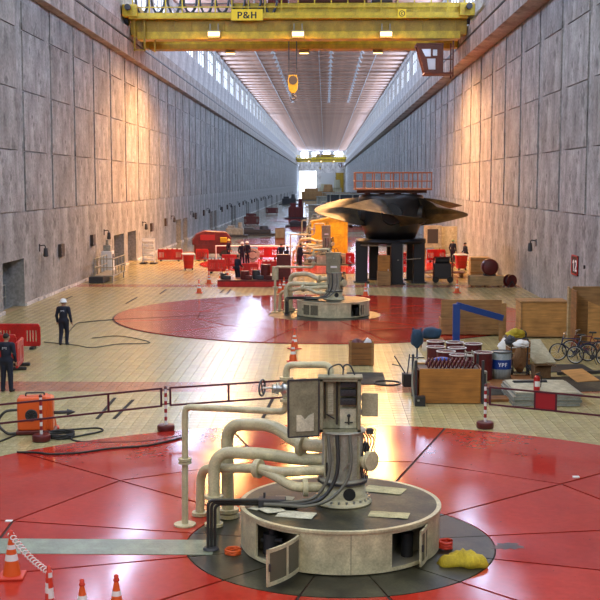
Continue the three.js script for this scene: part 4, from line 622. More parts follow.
dup(cone0, ground(52, 428), 0.3, 'orange cone tucked behind the striped post by the orange blower', null, 0.9);

function makeBarrier(label, pos, turn, o = {}) {
  const t = thing('road_barrier', label, 'barrier', pos, turn), w = o.w || 1.5, h = 0.95;
  const slots = []; const n = o.slots ?? 8; for (let i = 0; i < n; i++) { const x = (i < n / 2 ? -w / 2 + 0.12 + i * 0.11 : w / 2 - 0.12 - (n - 1 - i) * 0.11); slots.push([[x - 0.03, 0.28], [x - 0.03, 0.72], [x + 0.03, 0.72], [x + 0.03, 0.28]]); }
  mk('panel', extr([[-w / 2, 0.12], [w / 2, 0.12], [w / 2, h - 0.05], [w / 2 - 0.05, h], [-w / 2 + 0.05, h], [-w / 2, h - 0.05]], 0.05, 0.012, slots), o.m || M.bar, t);
  mk('top_rail', rb(w, 0.09, 0.09, 0, h - 0.04, 0, 0.03), o.m || M.bar, t); mk('connector', [cyl(0.03, 0.03, 0.7, w / 2 + 0.02, 0.5, 0, 10)], o.m || M.bar, t);
  for (const x of [-w / 2 + 0.25, w / 2 - 0.25]) mk('foot', rb(0.16, 0.1, 0.56, x, 0.06, 0, 0.03), M.rubber, t);
  if (o.white) for (let i = 0; i < 5; i++) mk('reflector', rb(w / 9, 0.08, 0.1, -w / 2 + (i + 0.5) * w / 5, h + 0.02, 0, 0.01), M.white, t);
  return t;
}
const span = (xa, xb, yb) => { const a = ground(xa, yb), b = ground(xb, yb); return { c: a.clone().add(b).multiplyScalar(0.5), w: a.distanceTo(b) }; };
makeBarrier('red slotted plastic barrier facing the tiles by the helmeted walker', ground(19, 349), 0.02, { w: 1.55 });
makeBarrier('red plastic barrier turned end on beside the bareheaded worker', ground(20, 368), Math.PI / 2 + 0.12, { w: 1.4 });
makeBarrier('red barrier behind the bareheaded worker, mostly hidden by the others', ground(-6, 362), 0.1, { w: 1.5 });
const BARS = [[158, 182, 261, 1, 'red barrier with white reflectors beside the white scaffold rack'], [208, 225, 273, 1, 'red barrier with white reflectors behind the row of cones'], [196, 208, 261, 0, 'red barrier below the maroon vehicle hood'], [222, 237, 268, 0, 'bright red barrier hiding the legs of a helmeted worker'], [258, 278, 259, 1, 'bright red barrier to the side of the cable reel'], [262, 284, 275, 1, 'dark red slotted barrier behind the work platform'], [236, 258, 278, 0, 'red barrier standing right behind the dark clothed worker'], [427, 445, 262, 0, 'red barrier behind the black stands below the wall board'], [372, 392, 268, 0, 'red barrier seen between the runner stands'], [346, 354, 266, 0, 'narrow red barrier before the yellow container'], [398, 412, 266, 0, 'red barrier seen between the two rearmost runner stands']];
for (const [a, b, y, w, l] of BARS) { const s = span(a, b, y); makeBarrier(l, s.c, 0.04, { w: s.w, white: w, slots: 8 }); }
{ // far red barriers along the hall
  const f = [[244, 259, 225], [266, 278, 214], [246, 256, 221]]; f.forEach(([a, b, y], i) => { const s = span(a, b, y); makeBarrier(['far red barrier by the open floor beyond the crates', 'farthest red barrier near the bright floor', 'far red barrier standing just behind another'][i], s.c, 0.1, { w: s.w, slots: 6, m: M.maroon }).scale.set(1, 1.3, 1); });
}
{ // square red bins
  const b = (px, py, l, s = 1) => { const t = thing('refuse_bin', l, 'bin', ground(px, py), 0.2); t.scale.setScalar(s); mk('tub', lathe([[0.36, 0.1], [0.46, 0.95], [0.5, 0.97], [0.46, 0.99], [0, 0.95]], 4).rotateY(Math.PI / 4), M.bar, t); mk('lid_rim', rb(0.78, 0.08, 0.78, 0, 1.0, 0, 0.02), M.white, t); for (const x of [-0.22, 0.22]) mk('wheel', cyl(0.09, 0.09, 0.06, x, 0.09, 0.2, 12, 0, 0, Math.PI / 2), M.rubber, t); };
  b(188.5, 270, 'red wheeled bin before the maroon hooded vehicle', 1.15); b(461, 270, 'red wheeled bin next to a worker near the wall', 1.1);
}
// striped posts and slim barrier frames
function stripePost(label, pos) {
  const t = thing('striped_post', label, 'post', pos); mk('base', lathe([[0, 0], [0.2, 0], [0.22, 0.03], [0.22, 0.14], [0.19, 0.17], [0, 0.17]], 24), M.maroon, t);
  for (let k = 0; k < 9; k++) mk('stripe', cyl(0.036, 0.036, 0.1, 0, 0.22 + k * 0.1, 0, 12), k % 2 ? M.fencered : M.white, t); mk('cap', lathe([[0.036, 1.07], [0.045, 1.09], [0.03, 1.13], [0, 1.15]], 12), M.maroon, t); return t;
}
const p1 = ground(41.5, 441), p2 = ground(166, 431), p3 = ground(485, 428);
stripePost('red and white striped post in front of the orange blower', p1); stripePost('red and white striped post on a maroon base beside the tall thin pipe', p2); stripePost('red and white striped post near the flat panel stack', p3);
function frame(label, a, b, mids, o = {}) {
  const A = v3(a), Bv = v3(b), d = Bv.clone().sub(A), L = d.length(), t = thing('fence_barrier', label, 'barrier', A, Math.atan2(-d.z, d.x)), y0 = 0.62, y1 = 1.06;
  mk('top_bar', bx(L, 0.045, 0.035, L / 2, y1, 0), M.fence, t); mk('bottom_bar', bx(L, 0.045, 0.035, L / 2, y0, 0), M.fence, t);
  for (const m of [o.open0 ? null : 0.02, ...mids, o.open1 ? null : L - 0.02]) if (m !== null) mk('upright', bx(0.045, y1 - y0, 0.035, m, (y0 + y1) / 2, 0), M.fence, t);
  mk('hook', [bx(0.16, 0.03, 0.02, -0.04, y1 - 0.04, 0), bx(0.16, 0.03, 0.02, -0.04, y0 + 0.04, 0)], M.fence, t);
  if (o.hook1) mk('hook', [bx(0.16, 0.03, 0.02, L + 0.04, y1 - 0.04, 0), bx(0.16, 0.03, 0.02, L + 0.04, y0 + 0.04, 0)], M.fence, t);
  if (o.panel) mk('red_panel', bx(o.panel[1] - o.panel[0], y1 - y0 - 0.05, 0.02, (o.panel[0] + o.panel[1]) / 2, (y0 + y1) / 2, 0), M.fencered, t, { label: 'solid dark red panel' });
  return t;
}
{
  const off = (a, b, k) => a.clone().lerp(b, k / a.distanceTo(b));
  const lf = ground(-60, 410.5, 1.05); lf.y = 0; const d1 = off(p2, p1, 0.1), far1 = p1.clone(); far1.z -= 0.1;
  const e1 = ground(-40, 410, 1.06); e1.y = 0; const s1 = off(p2, e1, 0.1), T1 = s1.distanceTo(e1);
  const m1 = ground(106, 394, 1.06); m1.y = 0;
  frame('long slim dark barrier frame between the two striped posts past the blower', s1, e1, [s1.distanceTo(m1)], { open1: 1 });
  const e2 = ground(306, 380.3, 1.06); e2.y = 0; const s2 = off(p2, e2, 0.1), m2 = ground(228, 385, 1.06); m2.y = 0;
  frame('slim dark barrier frame running behind the pipes of the near machine', s2, e2, [s2.distanceTo(m2)]);
  const e3 = ground(660, 403, 1.06); e3.y = 0; const s3 = off(p3, e3, 0.1), q1 = ground(536, 391, 1.06), q2 = ground(557, 393, 1.06); q1.y = q2.y = 0; const a1 = s3.distanceTo(q1), a2 = s3.distanceTo(q2);
  frame('slim dark barrier frame with a red panel before the panel stack', s3, e3, [a1, a2], { panel: [a1, a2], open1: 1 });
}
// ================================================================ things by the near fence
{ // orange blower
  const p = ground(37, 433), t = thing('portable_blower', 'orange portable blower with round black vent and hose', 'blower', [p.x, 0, p.z], 0.15);
  mk('body', rb(0.86, 0.84, 0.5, -0.02, 0.52, 0, 0.07), M.orange, t); mk('side_ribs', [rb(0.1, 0.86, 0.56, 0.22, 0.53, 0, 0.03), rb(0.08, 0.8, 0.56, 0.38, 0.5, 0, 0.03)], M.orange, t);
  mk('vent', [mv(new THREE.TorusGeometry(0.13, 0.025, 8, 20), -0.1, 0.5, 0.26), cyl(0.12, 0.12, 0.03, -0.1, 0.5, 0.25, 20, Math.PI / 2)], M.dark, t); mk('vent_hub', [0, 1, 2, 3].map(k => bx(0.24, 0.025, 0.02, -0.1, 0.5, 0.275, 0, 0, k * 0.785)), M.black, t);
  mk('base', rb(0.96, 0.1, 0.6, 0, 0.07, 0, 0.03), M.maroon, t); mk('top_handle', [pipe([[-0.25, 0.93, 0], [-0.25, 1.02, 0], [0.2, 1.02, 0], [0.2, 0.93, 0]], 0.02, 0.05, 8)], M.dark, t);
  mk('nozzle', [rod([0.43, 0.52, 0.05], [0.75, 0.52, 0.05], 0.045, 12), rod([0.75, 0.52, 0.05], [0.95, 0.52, 0.05], 0.09, 12, 0.01)], M.dark, t);
  mk('side_hose', sweep(spline([[-0.42, 0.62, 0.1], [-0.75, 0.58, 0.15], [-0.92, 0.3, 0.15], [-0.7, 0.06, 0.2], [-0.45, 0.05, 0.2]], 26), 0.035, 8), M.hose, t);
}
{ const q = ground(61, 437.5); coil('black_cable', 'black cable coil on the tiles behind the striped post', 'cable', [q.x, 0.0, q.z], 0.3, 0.028, 4, M.rubber, 0.9);
  const path = (l) => l.map(([x, y]) => ground(x, y, 0.022)); const cab = (pts, l, r = 0.022) => tag(mk('floor_cable', sweep(spline(path(pts), 60), r, 6), M.rubber), l, 'cable');
  cab([[52, 431], [78, 429], [98, 428], [102, 431], [84, 435], [71, 438], [80, 441.5], [110, 442.5], [150, 441], [183, 435.5]], 'black cable looping over the tiles to the tall thin pipe');
  const up = pts => pts.map(([x, y]) => ground(x, y, 0.055)); tag(mk('floor_cable', sweep(spline(up([[17, 452], [36, 452.5], [52, 454], [80, 452.5], [110, 448.5], [150, 445], [184, 437]]), 60), 0.024, 6), M.rubber), 'black cable lying along the edge of the red cover', 'cable');
  cab([[-10, 445], [6, 439], [20, 433]], 'black cable from the blower towards the doors');
  cab([[64, 338], [76, 324], [85, 322], [107, 320], [150, 318], [190, 316], [205, 316]], 'thin dark cable trailing over the tiles onto the second red cover', 0.02);
  cab([[44, 342], [75, 345], [92, 347.5], [118, 344], [150, 342.5], [120, 336], [92, 338]], 'thin dark cable loop on the tiles near the walker', 0.016);
}
// dark slot covers let into the tiles
[[115, 398, 97, 419], [133, 400, 114, 419], [273, 398, 262, 420], [72, 296.5, 61, 301.5], [137, 297.5, 126, 303.5], [166, 289.5, 160, 294], [224, 289.5, 220, 293], [231, 289, 227, 294]].forEach(([a, b, c, d], n) => { const p = ground(a, b), q = ground(c, d), L = Math.hypot(p.x - q.x, p.z - q.z), me = mk('slot_cover', bx(0.09, 0.012, L, 0, 0.006, 0), M.slot); me.position.set((p.x + q.x) / 2, 0, (p.z + q.z) / 2); me.rotation.y = Math.atan2(p.x - q.x, p.z - q.z); tag(me, ['dark floor slot crossed by the fence upright near the blower', 'dark floor slot crossed by the fence bars beside another slot', 'dark floor slot behind the elbows of the big pipes', 'dark floor slot ahead of the walker by the wall', 'dark floor slot between wall and second red cover', 'dark floor slot close to the lone orange cone', 'dark floor slot at the cone side of a pair before the red work platform', 'dark floor slot at the machine side of a pair before the red work platform'][n], 'floor slot', 'dark slots in the tiled floor'); });
{ const q = ground(576, 479); tag(mk('paper_scrap', rb(0.14, 0.03, 0.1, 0, 0.015, 0, 0.01), M.white), 'white paper scrap on the red cover', 'paper').position.set(q.x, 0.03, q.z); const r = ground(9, 523); tag(mk('paper_scrap', rb(0.13, 0.02, 0.09, 0, 0.01, 0, 0.008), M.white), 'white paper scrap near the traffic cone', 'paper').position.set(r.x, 0.03, r.z); }

// ================================================================ storage by the wall
const hAt = (px, py, z) => atZ(px, py, z).y;
{ // wide workbench crate
  const p = ground(447, 404), t = thing('workbench_crate', 'wide crate with orange plywood front and steel corner posts', 'crate', [p.x, 0, p.z - 0.6]);
  const w = 1.72, h = 1.02, d = 1.15;
  mk('front_board', rb(w, h - 0.04, 0.05, 0.08, h / 2, d / 2, 0.01), M.bench, t); mk('back_board', rb(w, h - 0.04, 0.05, 0.08, h / 2, -d / 2, 0.01), M.ply, t);
  for (const x of [-w / 2 + 0.02, w / 2 + 0.12]) mk('side_board', rb(0.05, h - 0.1, d, x, h / 2, 0, 0.01), M.maroon, t);
  mk('inner_tray', rb(w, 0.05, d, 0.08, h - 0.1, 0, 0.01), M.dark, t);
  for (const z of [d / 2, -d / 2]) for (const x of [-w / 2 - 0.02, w / 2 + 0.14]) mk('corner_post', rb(0.07, h + 0.22, 0.07, x, (h + 0.22) / 2, z, 0.01), M.dark, t);
  mk('side_bow', pipe([[-w / 2 - 0.05, 0.05, d / 2], [-w / 2 - 0.13, 0.6, d / 2 - 0.1], [-w / 2 - 0.05, 1.2, d / 2 - 0.1]], 0.03, 0.3, 8), M.grey, t);
  const sp = []; for (let i = 0; i <= 260; i++) { const a = i / 260 * 6.283 * 12; sp.push(V(-0.6 + 1.35 * i / 260, h + 0.07 + Math.sin(a) * 0.09, 0.38 + Math.cos(a) * 0.09)); }
  const s2 = sp.map(v => v.clone().add(V(0.1, 0.02, -0.42)));
  tag(mk('spring_coil', sweep(sp, 0.026, 6).translate(p.x, 0, p.z - 0.6), M.maroon), 'long maroon spiral hose along the crate front edge', 'hose'); tag(mk('spring_coil', sweep(s2, 0.026, 6).translate(p.x, 0, p.z - 0.6), M.maroon), 'long maroon spiral hose behind on the crate top', 'hose');
  const q = thing('small_rack', 'small grey wire rack on the end of the plywood crate', 'rack', [p.x + 0.72, h - 0.07, p.z - 0.9]); mk('wire_frame', [-0.1, 0.1].flatMap(x => [-0.2, 0.2].map(z => rod([x, 0, z], [x, 0.42, z], 0.014))).concat([0.15, 0.3, 0.42].flatMap(y => [rod([-0.1, y, -0.2], [-0.1, y, 0.2], 0.012), rod([0.1, y, -0.2], [0.1, y, 0.2], 0.012), rod([-0.1, y, 0.2], [0.1, y, 0.2], 0.012)])), M.grey, q); mk('shelf', bx(0.2, 0.012, 0.4, 0, 0.3, 0), M.grey, q);
  const k = ground(419.5, 405), kb = thing('black_box', 'small black box on the floor at the plywood crate corner', 'box', [k.x, 0, k.z + 0.1]); mk('body', rb(0.29, 0.27, 0.26, 0, 0.138, 0, 0.015), M.black, kb); mk('latch', rb(0.06, 0.05, 0.015, -0.05, 0.17, 0.136, 0.004), M.grey, kb); 
  const g = thing('grey_meter', 'grey upright meter post at the end of the plywood crate', 'meter', [ground(483, 397).x, 0, ground(483, 397).z]); mk('body', rb(0.2, 0.75, 0.2, 0, 0.4, 0, 0.02), M.grey, g); mk('window_strip', bx(0.12, 0.4, 0.01, 0, 0.5, 0.103), M.dark, g);
  const b = ground(405, 386), bb = thing('black_case', 'black case with a lying hoop beside the plywood crate', 'case', [b.x, 0, b.z], 0.1); mk('case_body', rb(0.34, 0.4, 0.4, 0.1, 0.2, 0, 0.03), M.black, bb); mk('hoop', mv(new THREE.TorusGeometry(0.4, 0.03, 8, 28), -0.55, 0.1, 0, Math.PI / 2), M.rubber, bb); mk('lever', [rod([0.0, 0.4, 0], [-0.35, 0.95, 0.1], 0.018), rod([0.05, 0.4, 0.1], [0.12, 1.0, 0.1], 0.018), rod([-0.15, 0.62, 0], [-0.42, 0.7, 0.1], 0.014)], M.dark, bb);
}
// steel drums
const drumAt = [[436, 341], [454.5, 342], [473, 343.5], [436, 346.5], [457, 347.5], [484, 352], [459, 354.5], [446, 351], [501, 351], [441, 356]].map(([x, y]) => ground(x, y, 0.88));
for (let it = 0; it < 200; it++) for (let i = 0; i < drumAt.length; i++) for (let j = 0; j < i; j++) { const d = drumAt[i].clone().sub(drumAt[j]), L = Math.max(1e-3, d.length()), k = (0.66 - L) / 2; if (k > 0) { d.multiplyScalar(k / L); drumAt[i].add(d); drumAt[j].sub(d); } }
function steelDrum(label, q, m, grp) {
  const t = thing('steel_drum', label, 'drum', [q.x, 0, q.z], rr(0, 6), grp), R = 0.29;
  mk('shell', lathe([[0, 0], [R, 0], [R + 0.012, 0.015], [R, 0.03], [R, 0.28], [R + 0.014, 0.3], [R, 0.32], [R, 0.57], [R + 0.014, 0.59], [R, 0.61], [R, 0.84]], 28), m, t);
  mk('lid', lathe([[0, 0.855], [R - 0.03, 0.855], [R - 0.02, 0.87], [R + 0.012, 0.88], [R + 0.014, 0.86], [R, 0.84]], 28), m === M.maroon ? M.maroon : M.dark, t); mk('rim', arcShell(R - 0.012, R + 0.02, 0, 360, 0.865, 0.885, 28), M.white, t, { label: 'pale worn rim' }); mk('bung', cyl(0.035, 0.035, 0.02, 0.16, 0.87, 0, 10), M.steel, t);
  return t;
}
drumAt.slice(0, 8).forEach(q => steelDrum('maroon steel drum with a pale rim in the cluster behind the plywood crate', q, M.maroon, 'maroon drums behind the plywood crate'));
{
  const q = drumAt[8], t = thing('labelled_drum', 'pale grey drum with a blue band lettered YPF', 'drum', [q.x, 0, q.z], 0), R = 0.31;
  mk('shell', lathe([[0, 0], [R, 0], [R, 0.27], [R + 0.012, 0.29], [R, 0.31], [R, 0.86], [0, 0.86]], 32), M.drumgrey, t); mk('rim', arcShell(R - 0.015, R + 0.02, 0, 360, 0.85, 0.88, 32), M.dark, t);
  const cv = document.createElement('canvas'); cv.width = 256; cv.height = 90; const c = cv.getContext('2d'); c.fillStyle = '#123a8c'; c.fillRect(0, 0, 256, 90); c.fillStyle = '#dfe6ee'; c.font = 'bold 52px sans-serif'; c.textAlign = 'center'; c.textBaseline = 'middle'; c.fillText('YPF', 128, 46); const ct = new THREE.CanvasTexture(cv); ct.colorSpace = THREE.SRGBColorSpace; const m = mat(1, 1, 1, 0.45); m.map = ct;
  const g = new THREE.CylinderGeometry(R + 0.006, R + 0.006, 0.3, 40, 1, true, -1.35, 2.7).translate(0, 0.48, 0); mk('label_band', g, m, t, { ownUV: true, label: 'blue band lettered YPF' }); mk('back_band', new THREE.CylinderGeometry(R + 0.005, R + 0.005, 0.3, 30, 1, true, 1.35, 3.6).translate(0, 0.48, 0), M.bluelabel, t);
}
{ // bluish open bucket among the drums
  const q = drumAt[9]; const t = thing('plastic_tub', 'pale tub with blue rag between drums and crate', 'tub', [q.x, 0, q.z]); t.position.y = 0; mk('tub_shell', lathe([[0, 0], [0.24, 0], [0.29, 0.75], [0.31, 0.77], [0.27, 0.77], [0, 0.7]], 24), M.drumgrey, t); mk('rag', mv(new THREE.IcosahedronGeometry(0.24, 2).scale(1.1, 0.3, 0.8), 0.03, 0.78, 0), M.bluelabel, t);
}
{ // blue bags on a stand
  const lump = (sx, sy, sz, sd) => { const g = new THREE.IcosahedronGeometry(1, 3), p = g.attributes.position; for (let i = 0; i < p.count; i++) { const x = p.getX(i), y = p.getY(i), z = p.getZ(i), n = 0.8 + 0.4 * vnoise(x * 2 + sd, z * 2 + y * 1.5 + sd, 64, 64); p.setXYZ(i, Math.sign(x) * Math.pow(Math.abs(x), 0.7) * n * sx, (Math.sign(y) * Math.pow(Math.abs(y), 0.7) * n + 0.9) * sy, Math.sign(z) * Math.pow(Math.abs(z), 0.7) * n * sz); } g.deleteAttribute('uv'); g.deleteAttribute('normal'); const q = mergeVertices(g); q.computeVertexNormals(); return q; };
  const p = ground(417, 358), t = thing('bag_stand', 'dark blue bag hung on a thin stand', 'bag', [p.x, 0, p.z]); mk('pole', rod([0, 0, 0], [0, 0.5, 0], 0.03), M.dark, t); mk('foot', [bx(0.5, 0.03, 0.05, 0, 0.015, 0), bx(0.05, 0.03, 0.5, 0, 0.015, 0)], M.dark, t); mk('bag', lump(0.22, 0.32, 0.2, 3).translate(0, 0.42, 0), M.bluebag, t); mk('bag_neck', [rod([-0.1, 0.95, 0], [-0.16, 1.1, 0], 0.06, 8, 0.02), rod([0.08, 0.95, 0], [0.15, 1.08, 0], 0.06, 8, 0.02)], M.bluebag, t);
  const q = ground(432, 348); tag(mk('blue_bag', lump(0.36, 0.24, 0.25, 9), M.bluebag), 'plump dark blue bag lying behind the maroon drums', 'bag').position.set(q.x, 0.0, q.z - 0.3);
  const bs = thing('bag_bench', 'low wooden bench under the plump blue bag', 'bench', [q.x, 0, q.z - 0.3]); mk('seat', rb(0.9, 0.05, 0.5, 0, 0.3, 0, 0.01), M.tan, bs); for (const x of [-0.4, 0.4]) for (const z of [-0.2, 0.2]) mk('leg', bx(0.05, 0.28, 0.05, x, 0.14, z), M.tan, bs); scene.children.filter(o => o.name === 'blue_bag').forEach(o => o.position.y = 0.31);
}
{ // brown crates with blue steel frame in front
  const p = ground(470, 336), t = thing('brown_crate', 'tan wooden crate with a high back board', 'crate', [p.x, 0, p.z - 0.45]);
  for (let i = 0; i < 3; i++) mk('plank', rb(2.35, 0.2, 0.04, 0, 0.14 + i * 0.215, 0.45, 0.01), M.tan, t); mk('side_board', rb(0.04, 0.66, 0.9, -1.17, 0.35, 0, 0.01), M.tan, t); mk('side_board', rb(0.04, 0.66, 0.9, 1.17, 0.35, 0, 0.01), M.tan, t); mk('bottom_board', rb(2.3, 0.04, 0.9, 0, 0.04, 0, 0.01), M.tan, t);
  mk('back_board', rb(2.5, 1.35, 0.05, 0.15, 0.69, -0.46, 0.01), M.tan, t); mk('batten', [rb(0.08, 0.68, 0.03, -0.2, 0.36, 0.49, 0.01), rb(0.2, 1.3, 0.06, 1.36, 0.66, 0.45, 0.01)], M.tan, t);
  const b = ground(456, 342), f = thing('steel_stand', 'blue steel triangle frame standing before the brown crate', 'frame', [b.x, 0, b.z]);
  mk('upright', rb(0.27, 1.5, 0.2, 0, 0.75, 0, 0.01), M.blue, f); mk('diagonal', bar([0, 1.46, 0], [1.85, 0.92, -0.3], 0.2, 0.24), M.blue, f); mk('foot_bar', rb(0.16, 0.1, 0.9, 0, 0.05, 0.0, 0.01), M.blue, f); mk('rear_post', rb(0.14, 0.95, 0.14, 1.78, 0.475, -0.3, 0.01), M.tan, f);
}
{ // plywood crate
  const p = ground(543.5, 338), t = thing('plywood_crate', 'large plywood crate with a flat lid beside the upright plank', 'crate', [p.x, 0, p.z - 0.6]);
  mk('front_board', rb(1.85, 1.4, 0.04, 0, 0.74, 0.6, 0.01), M.ply, t); mk('back_board', rb(1.85, 1.4, 0.04, 0, 0.74, -0.6, 0.01), M.ply, t); for (const x of [-0.92, 0.92]) mk('side_board', rb(0.04, 1.4, 1.16, x, 0.74, 0, 0.01), M.ply, t); mk('lid', rb(1.95, 0.05, 1.3, 0, 1.46, 0, 0.01), M.tan, t); mk('skid', [rb(0.1, 0.08, 1.2, -0.8, 0.04, 0, 0.01), rb(0.1, 0.08, 1.2, 0.8, 0.04, 0, 0.01)], M.tan, t); mk('batten', [rb(0.06, 1.4, 0.05, -0.9, 0.74, 0.63, 0.01), rb(1.85, 0.05, 0.05, 0, 0.07, 0.63, 0.01)], M.tan, t);
  const q = ground(572, 343), pl = thing('upright_plank', 'tall pale plank box standing upright beside the plywood crate', 'plank', [q.x, 0, q.z]); mk('broad_face', rb(0.34, 2.15, 0.05, 0, 1.075, 0.1, 0.01), M.pine, pl); mk('edge_face', rb(0.05, 2.2, 0.3, -0.17, 1.1, -0.02, 0.01), M.pine, pl);
  const r = ground(590, 350), b = thing('open_crate', 'tall open crate of brown and pale plywood sheets by the bicycles', 'crate', [r.x - 0.1, 0, r.z - 0.2]);
  mk('back_sheet', rb(1.5, 2.3, 0.05, 0.35, 1.15, -0.75, 0.01), M.tan, b); mk('side_sheet', rb(0.05, 2.2, 0.9, -0.42, 1.1, -0.3, 0.01), M.cratewood, b); const sh = extr([[-0.05, 0], [1.1, 0], [1.1, 1.35], [0.75, 1.42], [0.3, 1.68], [-0.05, 1.82]], 0.04).translate(0.05, 0, 0.18); mk('front_sheet', sh, M.ply, b);
}
{ // sloping board
  const a = ground(553, 364), m = mk('ramp_board', rb(0.75, 0.05, 1.9, 0, 0, 0, 0.01), M.sheet); m.position.set(a.x - 0.38, 0.31, a.z - 0.85); m.rotation.set(0.3, 0.12, 0); tag(m, 'pale board sloping up against the crates beside the bicycles', 'board');
  const s = thing('board_trestle', 'low wooden box holding up the sloping pale board', 'box', [a.x - 0.36, 0, a.z - 1.75]); mk('body', rb(0.6, 0.5, 0.3, 0, 0.25, 0, 0.01), M.cratewood, s); mk('batten', rb(0.64, 0.05, 0.34, 0, 0.03, 0, 0.01), M.tan, s);
}
// bicycles
function bike(label, pos, turn, m) {
  const t = thing('bicycle', label, 'bicycle', pos, turn), R = 0.31, rear = V(-0.5, R, 0), front = V(0.52, R, 0), bb = V(-0.06, 0.28, 0), seatT = V(-0.22, 0.78, 0), headT = V(0.36, 0.8, 0), headB = V(0.4, 0.62, 0);
  for (const c of [rear, front]) { const w = mk('wheel', [mv(new THREE.TorusGeometry(R - 0.02, 0.022, 8, 32), c.x, c.y, c.z)], M.rubber, t); mk('rim', mv(new THREE.TorusGeometry(R - 0.05, 0.012, 6, 32), c.x, c.y, c.z), M.steel, w); mk('spokes', Array.from({ length: 12 }, (_, i) => rod(c, [c.x + Math.cos(i * 0.5236) * (R - 0.05), c.y + Math.sin(i * 0.5236) * (R - 0.05), 0], 0.004, 4)), M.steel, w); mk('hub', cyl(0.025, 0.025, 0.1, c.x, c.y, 0, 10, Math.PI / 2), M.dark, w); }
  mk('frame_tubes', [rod(bb, seatT, 0.02), rod(seatT, headT, 0.02), rod(bb, headB, 0.024), rod(bb, rear, 0.015), rod(seatT, rear, 0.013), rod(headT, headB, 0.022)], m, t); mk('fork', [rod(headB, [front.x, front.y, 0.05], 0.014), rod(headB, [front.x, front.y, -0.05], 0.014)], m, t);
  mk('handlebar', [rod(headT, [0.33, 0.95, 0], 0.015), pipe([[0.24, 0.98, 0.28], [0.34, 0.97, 0.12], [0.34, 0.97, -0.12], [0.24, 0.98, -0.28]], 0.014, 0.06, 8)], M.steel, t); mk('saddle', [rod(seatT, [-0.25, 0.9, 0], 0.014), rb(0.26, 0.06, 0.15, -0.25, 0.93, 0, 0.03)], M.black, t); mk('crank', [cyl(0.09, 0.09, 0.012, bb.x, bb.y, 0.04, 18, Math.PI / 2), rod([bb.x, bb.y, 0.06], [bb.x + 0.12, bb.y - 0.1, 0.06], 0.012), rod([bb.x, bb.y, -0.06], [bb.x - 0.12, bb.y + 0.1, -0.06], 0.012)], M.dark, t); mk('mudguard', mv(new THREE.TorusGeometry(R + 0.02, 0.018, 6, 20, 2.2), rear.x, rear.y, 0, 0, 0, 0.6), m, t); mk('kickstand', rod([bb.x - 0.05, bb.y - 0.02, 0.04], [bb.x - 0.12, 0.01, 0.16], 0.012), M.dark, t);
  return t;
}
bike('blue framed bicycle parked before the upright plank', [ground(573, 361).x, 0, ground(568, 361).z], Math.PI - 0.15, M.bikes[0]);
bike('black bicycle parked closest to the tall open crate', [ground(590, 365).x, 0, ground(586, 365).z], Math.PI - 0.5, M.bikes[1]);
bike('dark red bicycle squeezed between two other bicycles', [ground(585, 358).x, 0, ground(580, 358).z], Math.PI - 0.35, M.bikes[2]);
{ // stack of panels
  const p = ground(548, 407), cx = p.x, cz = p.z - 1.15; const names = ['lowest grey insulation panel of the flat stack', 'grey insulation panel second from the floor in the flat stack', 'grey insulation panel third from the floor in the flat stack', 'uppermost grey insulation panel of the flat stack'];
  for (let i = 0; i < 4; i++) { const t = thing('insulation_panel', names[i], 'panel', [cx + (i % 2 ? 0.03 : -0.03), 0.02 + i * 0.085, cz + (i % 2 ? -0.02 : 0.02)], 0.01 * (i - 1)); mk('core', bx(1.86, 0.066, 2.15, 0, 0.033, 0), M.panelgrey, t); mk('skin_sheet', [bx(1.88, 0.008, 2.17, 0, 0.07, 0), bx(1.88, 0.008, 2.17, 0, 0.0, 0)], M.grey, t); }
  tag(mk('cover_sheet', rb(1.75, 0.03, 2.1, 0, 0, 0, 0.008), M.sheet), 'pale cream sheet on top of the grey panel stack', 'sheet').position.set(cx, 0.374, cz - 0.02);
  for (const dz of [-0.7, 0.7]) { } 
  const e = ground(539, 393, 0.39), x = thing('fire_extinguisher', 'small red fire extinguisher standing on the panel stack', 'fire extinguisher', [e.x, 0.39, e.z - 0.35]); mk('cylinder', lathe([[0, 0], [0.085, 0], [0.09, 0.02], [0.09, 0.36], [0.06, 0.42], [0.025, 0.44], [0, 0.44]], 20), M.bar, x); mk('label', arcShell(0.09, 0.093, 40, 140, 0.13, 0.28, 8), M.white, x); mk('valve_head', [cyl(0.025, 0.025, 0.06, 0, 0.46, 0, 10), bx(0.14, 0.02, 0.03, 0.03, 0.5, 0, 0, 0, 0.25), bx(0.12, 0.015, 0.03, 0.03, 0.46, 0)], M.dark, x); mk('hose', sweep(spline([[0.03, 0.46, 0.02], [0.12, 0.4, 0.03], [0.11, 0.2, 0.03], [0.1, 0.1, 0.03]], 14), 0.012, 6), M.rubber, x);
  const bl = thing('steel_offcut', 'dark steel offcut lying on the cream sheet', 'offcut', [cx - 0.2, 0.39, cz - 0.62], 0.1); mk('web', rb(1.0, 0.05, 0.12, 0, 0.03, 0, 0.01), M.dark, bl); mk('flange', rb(1.0, 0.02, 0.2, 0, 0.012, 0, 0.005), M.dark, bl);
}
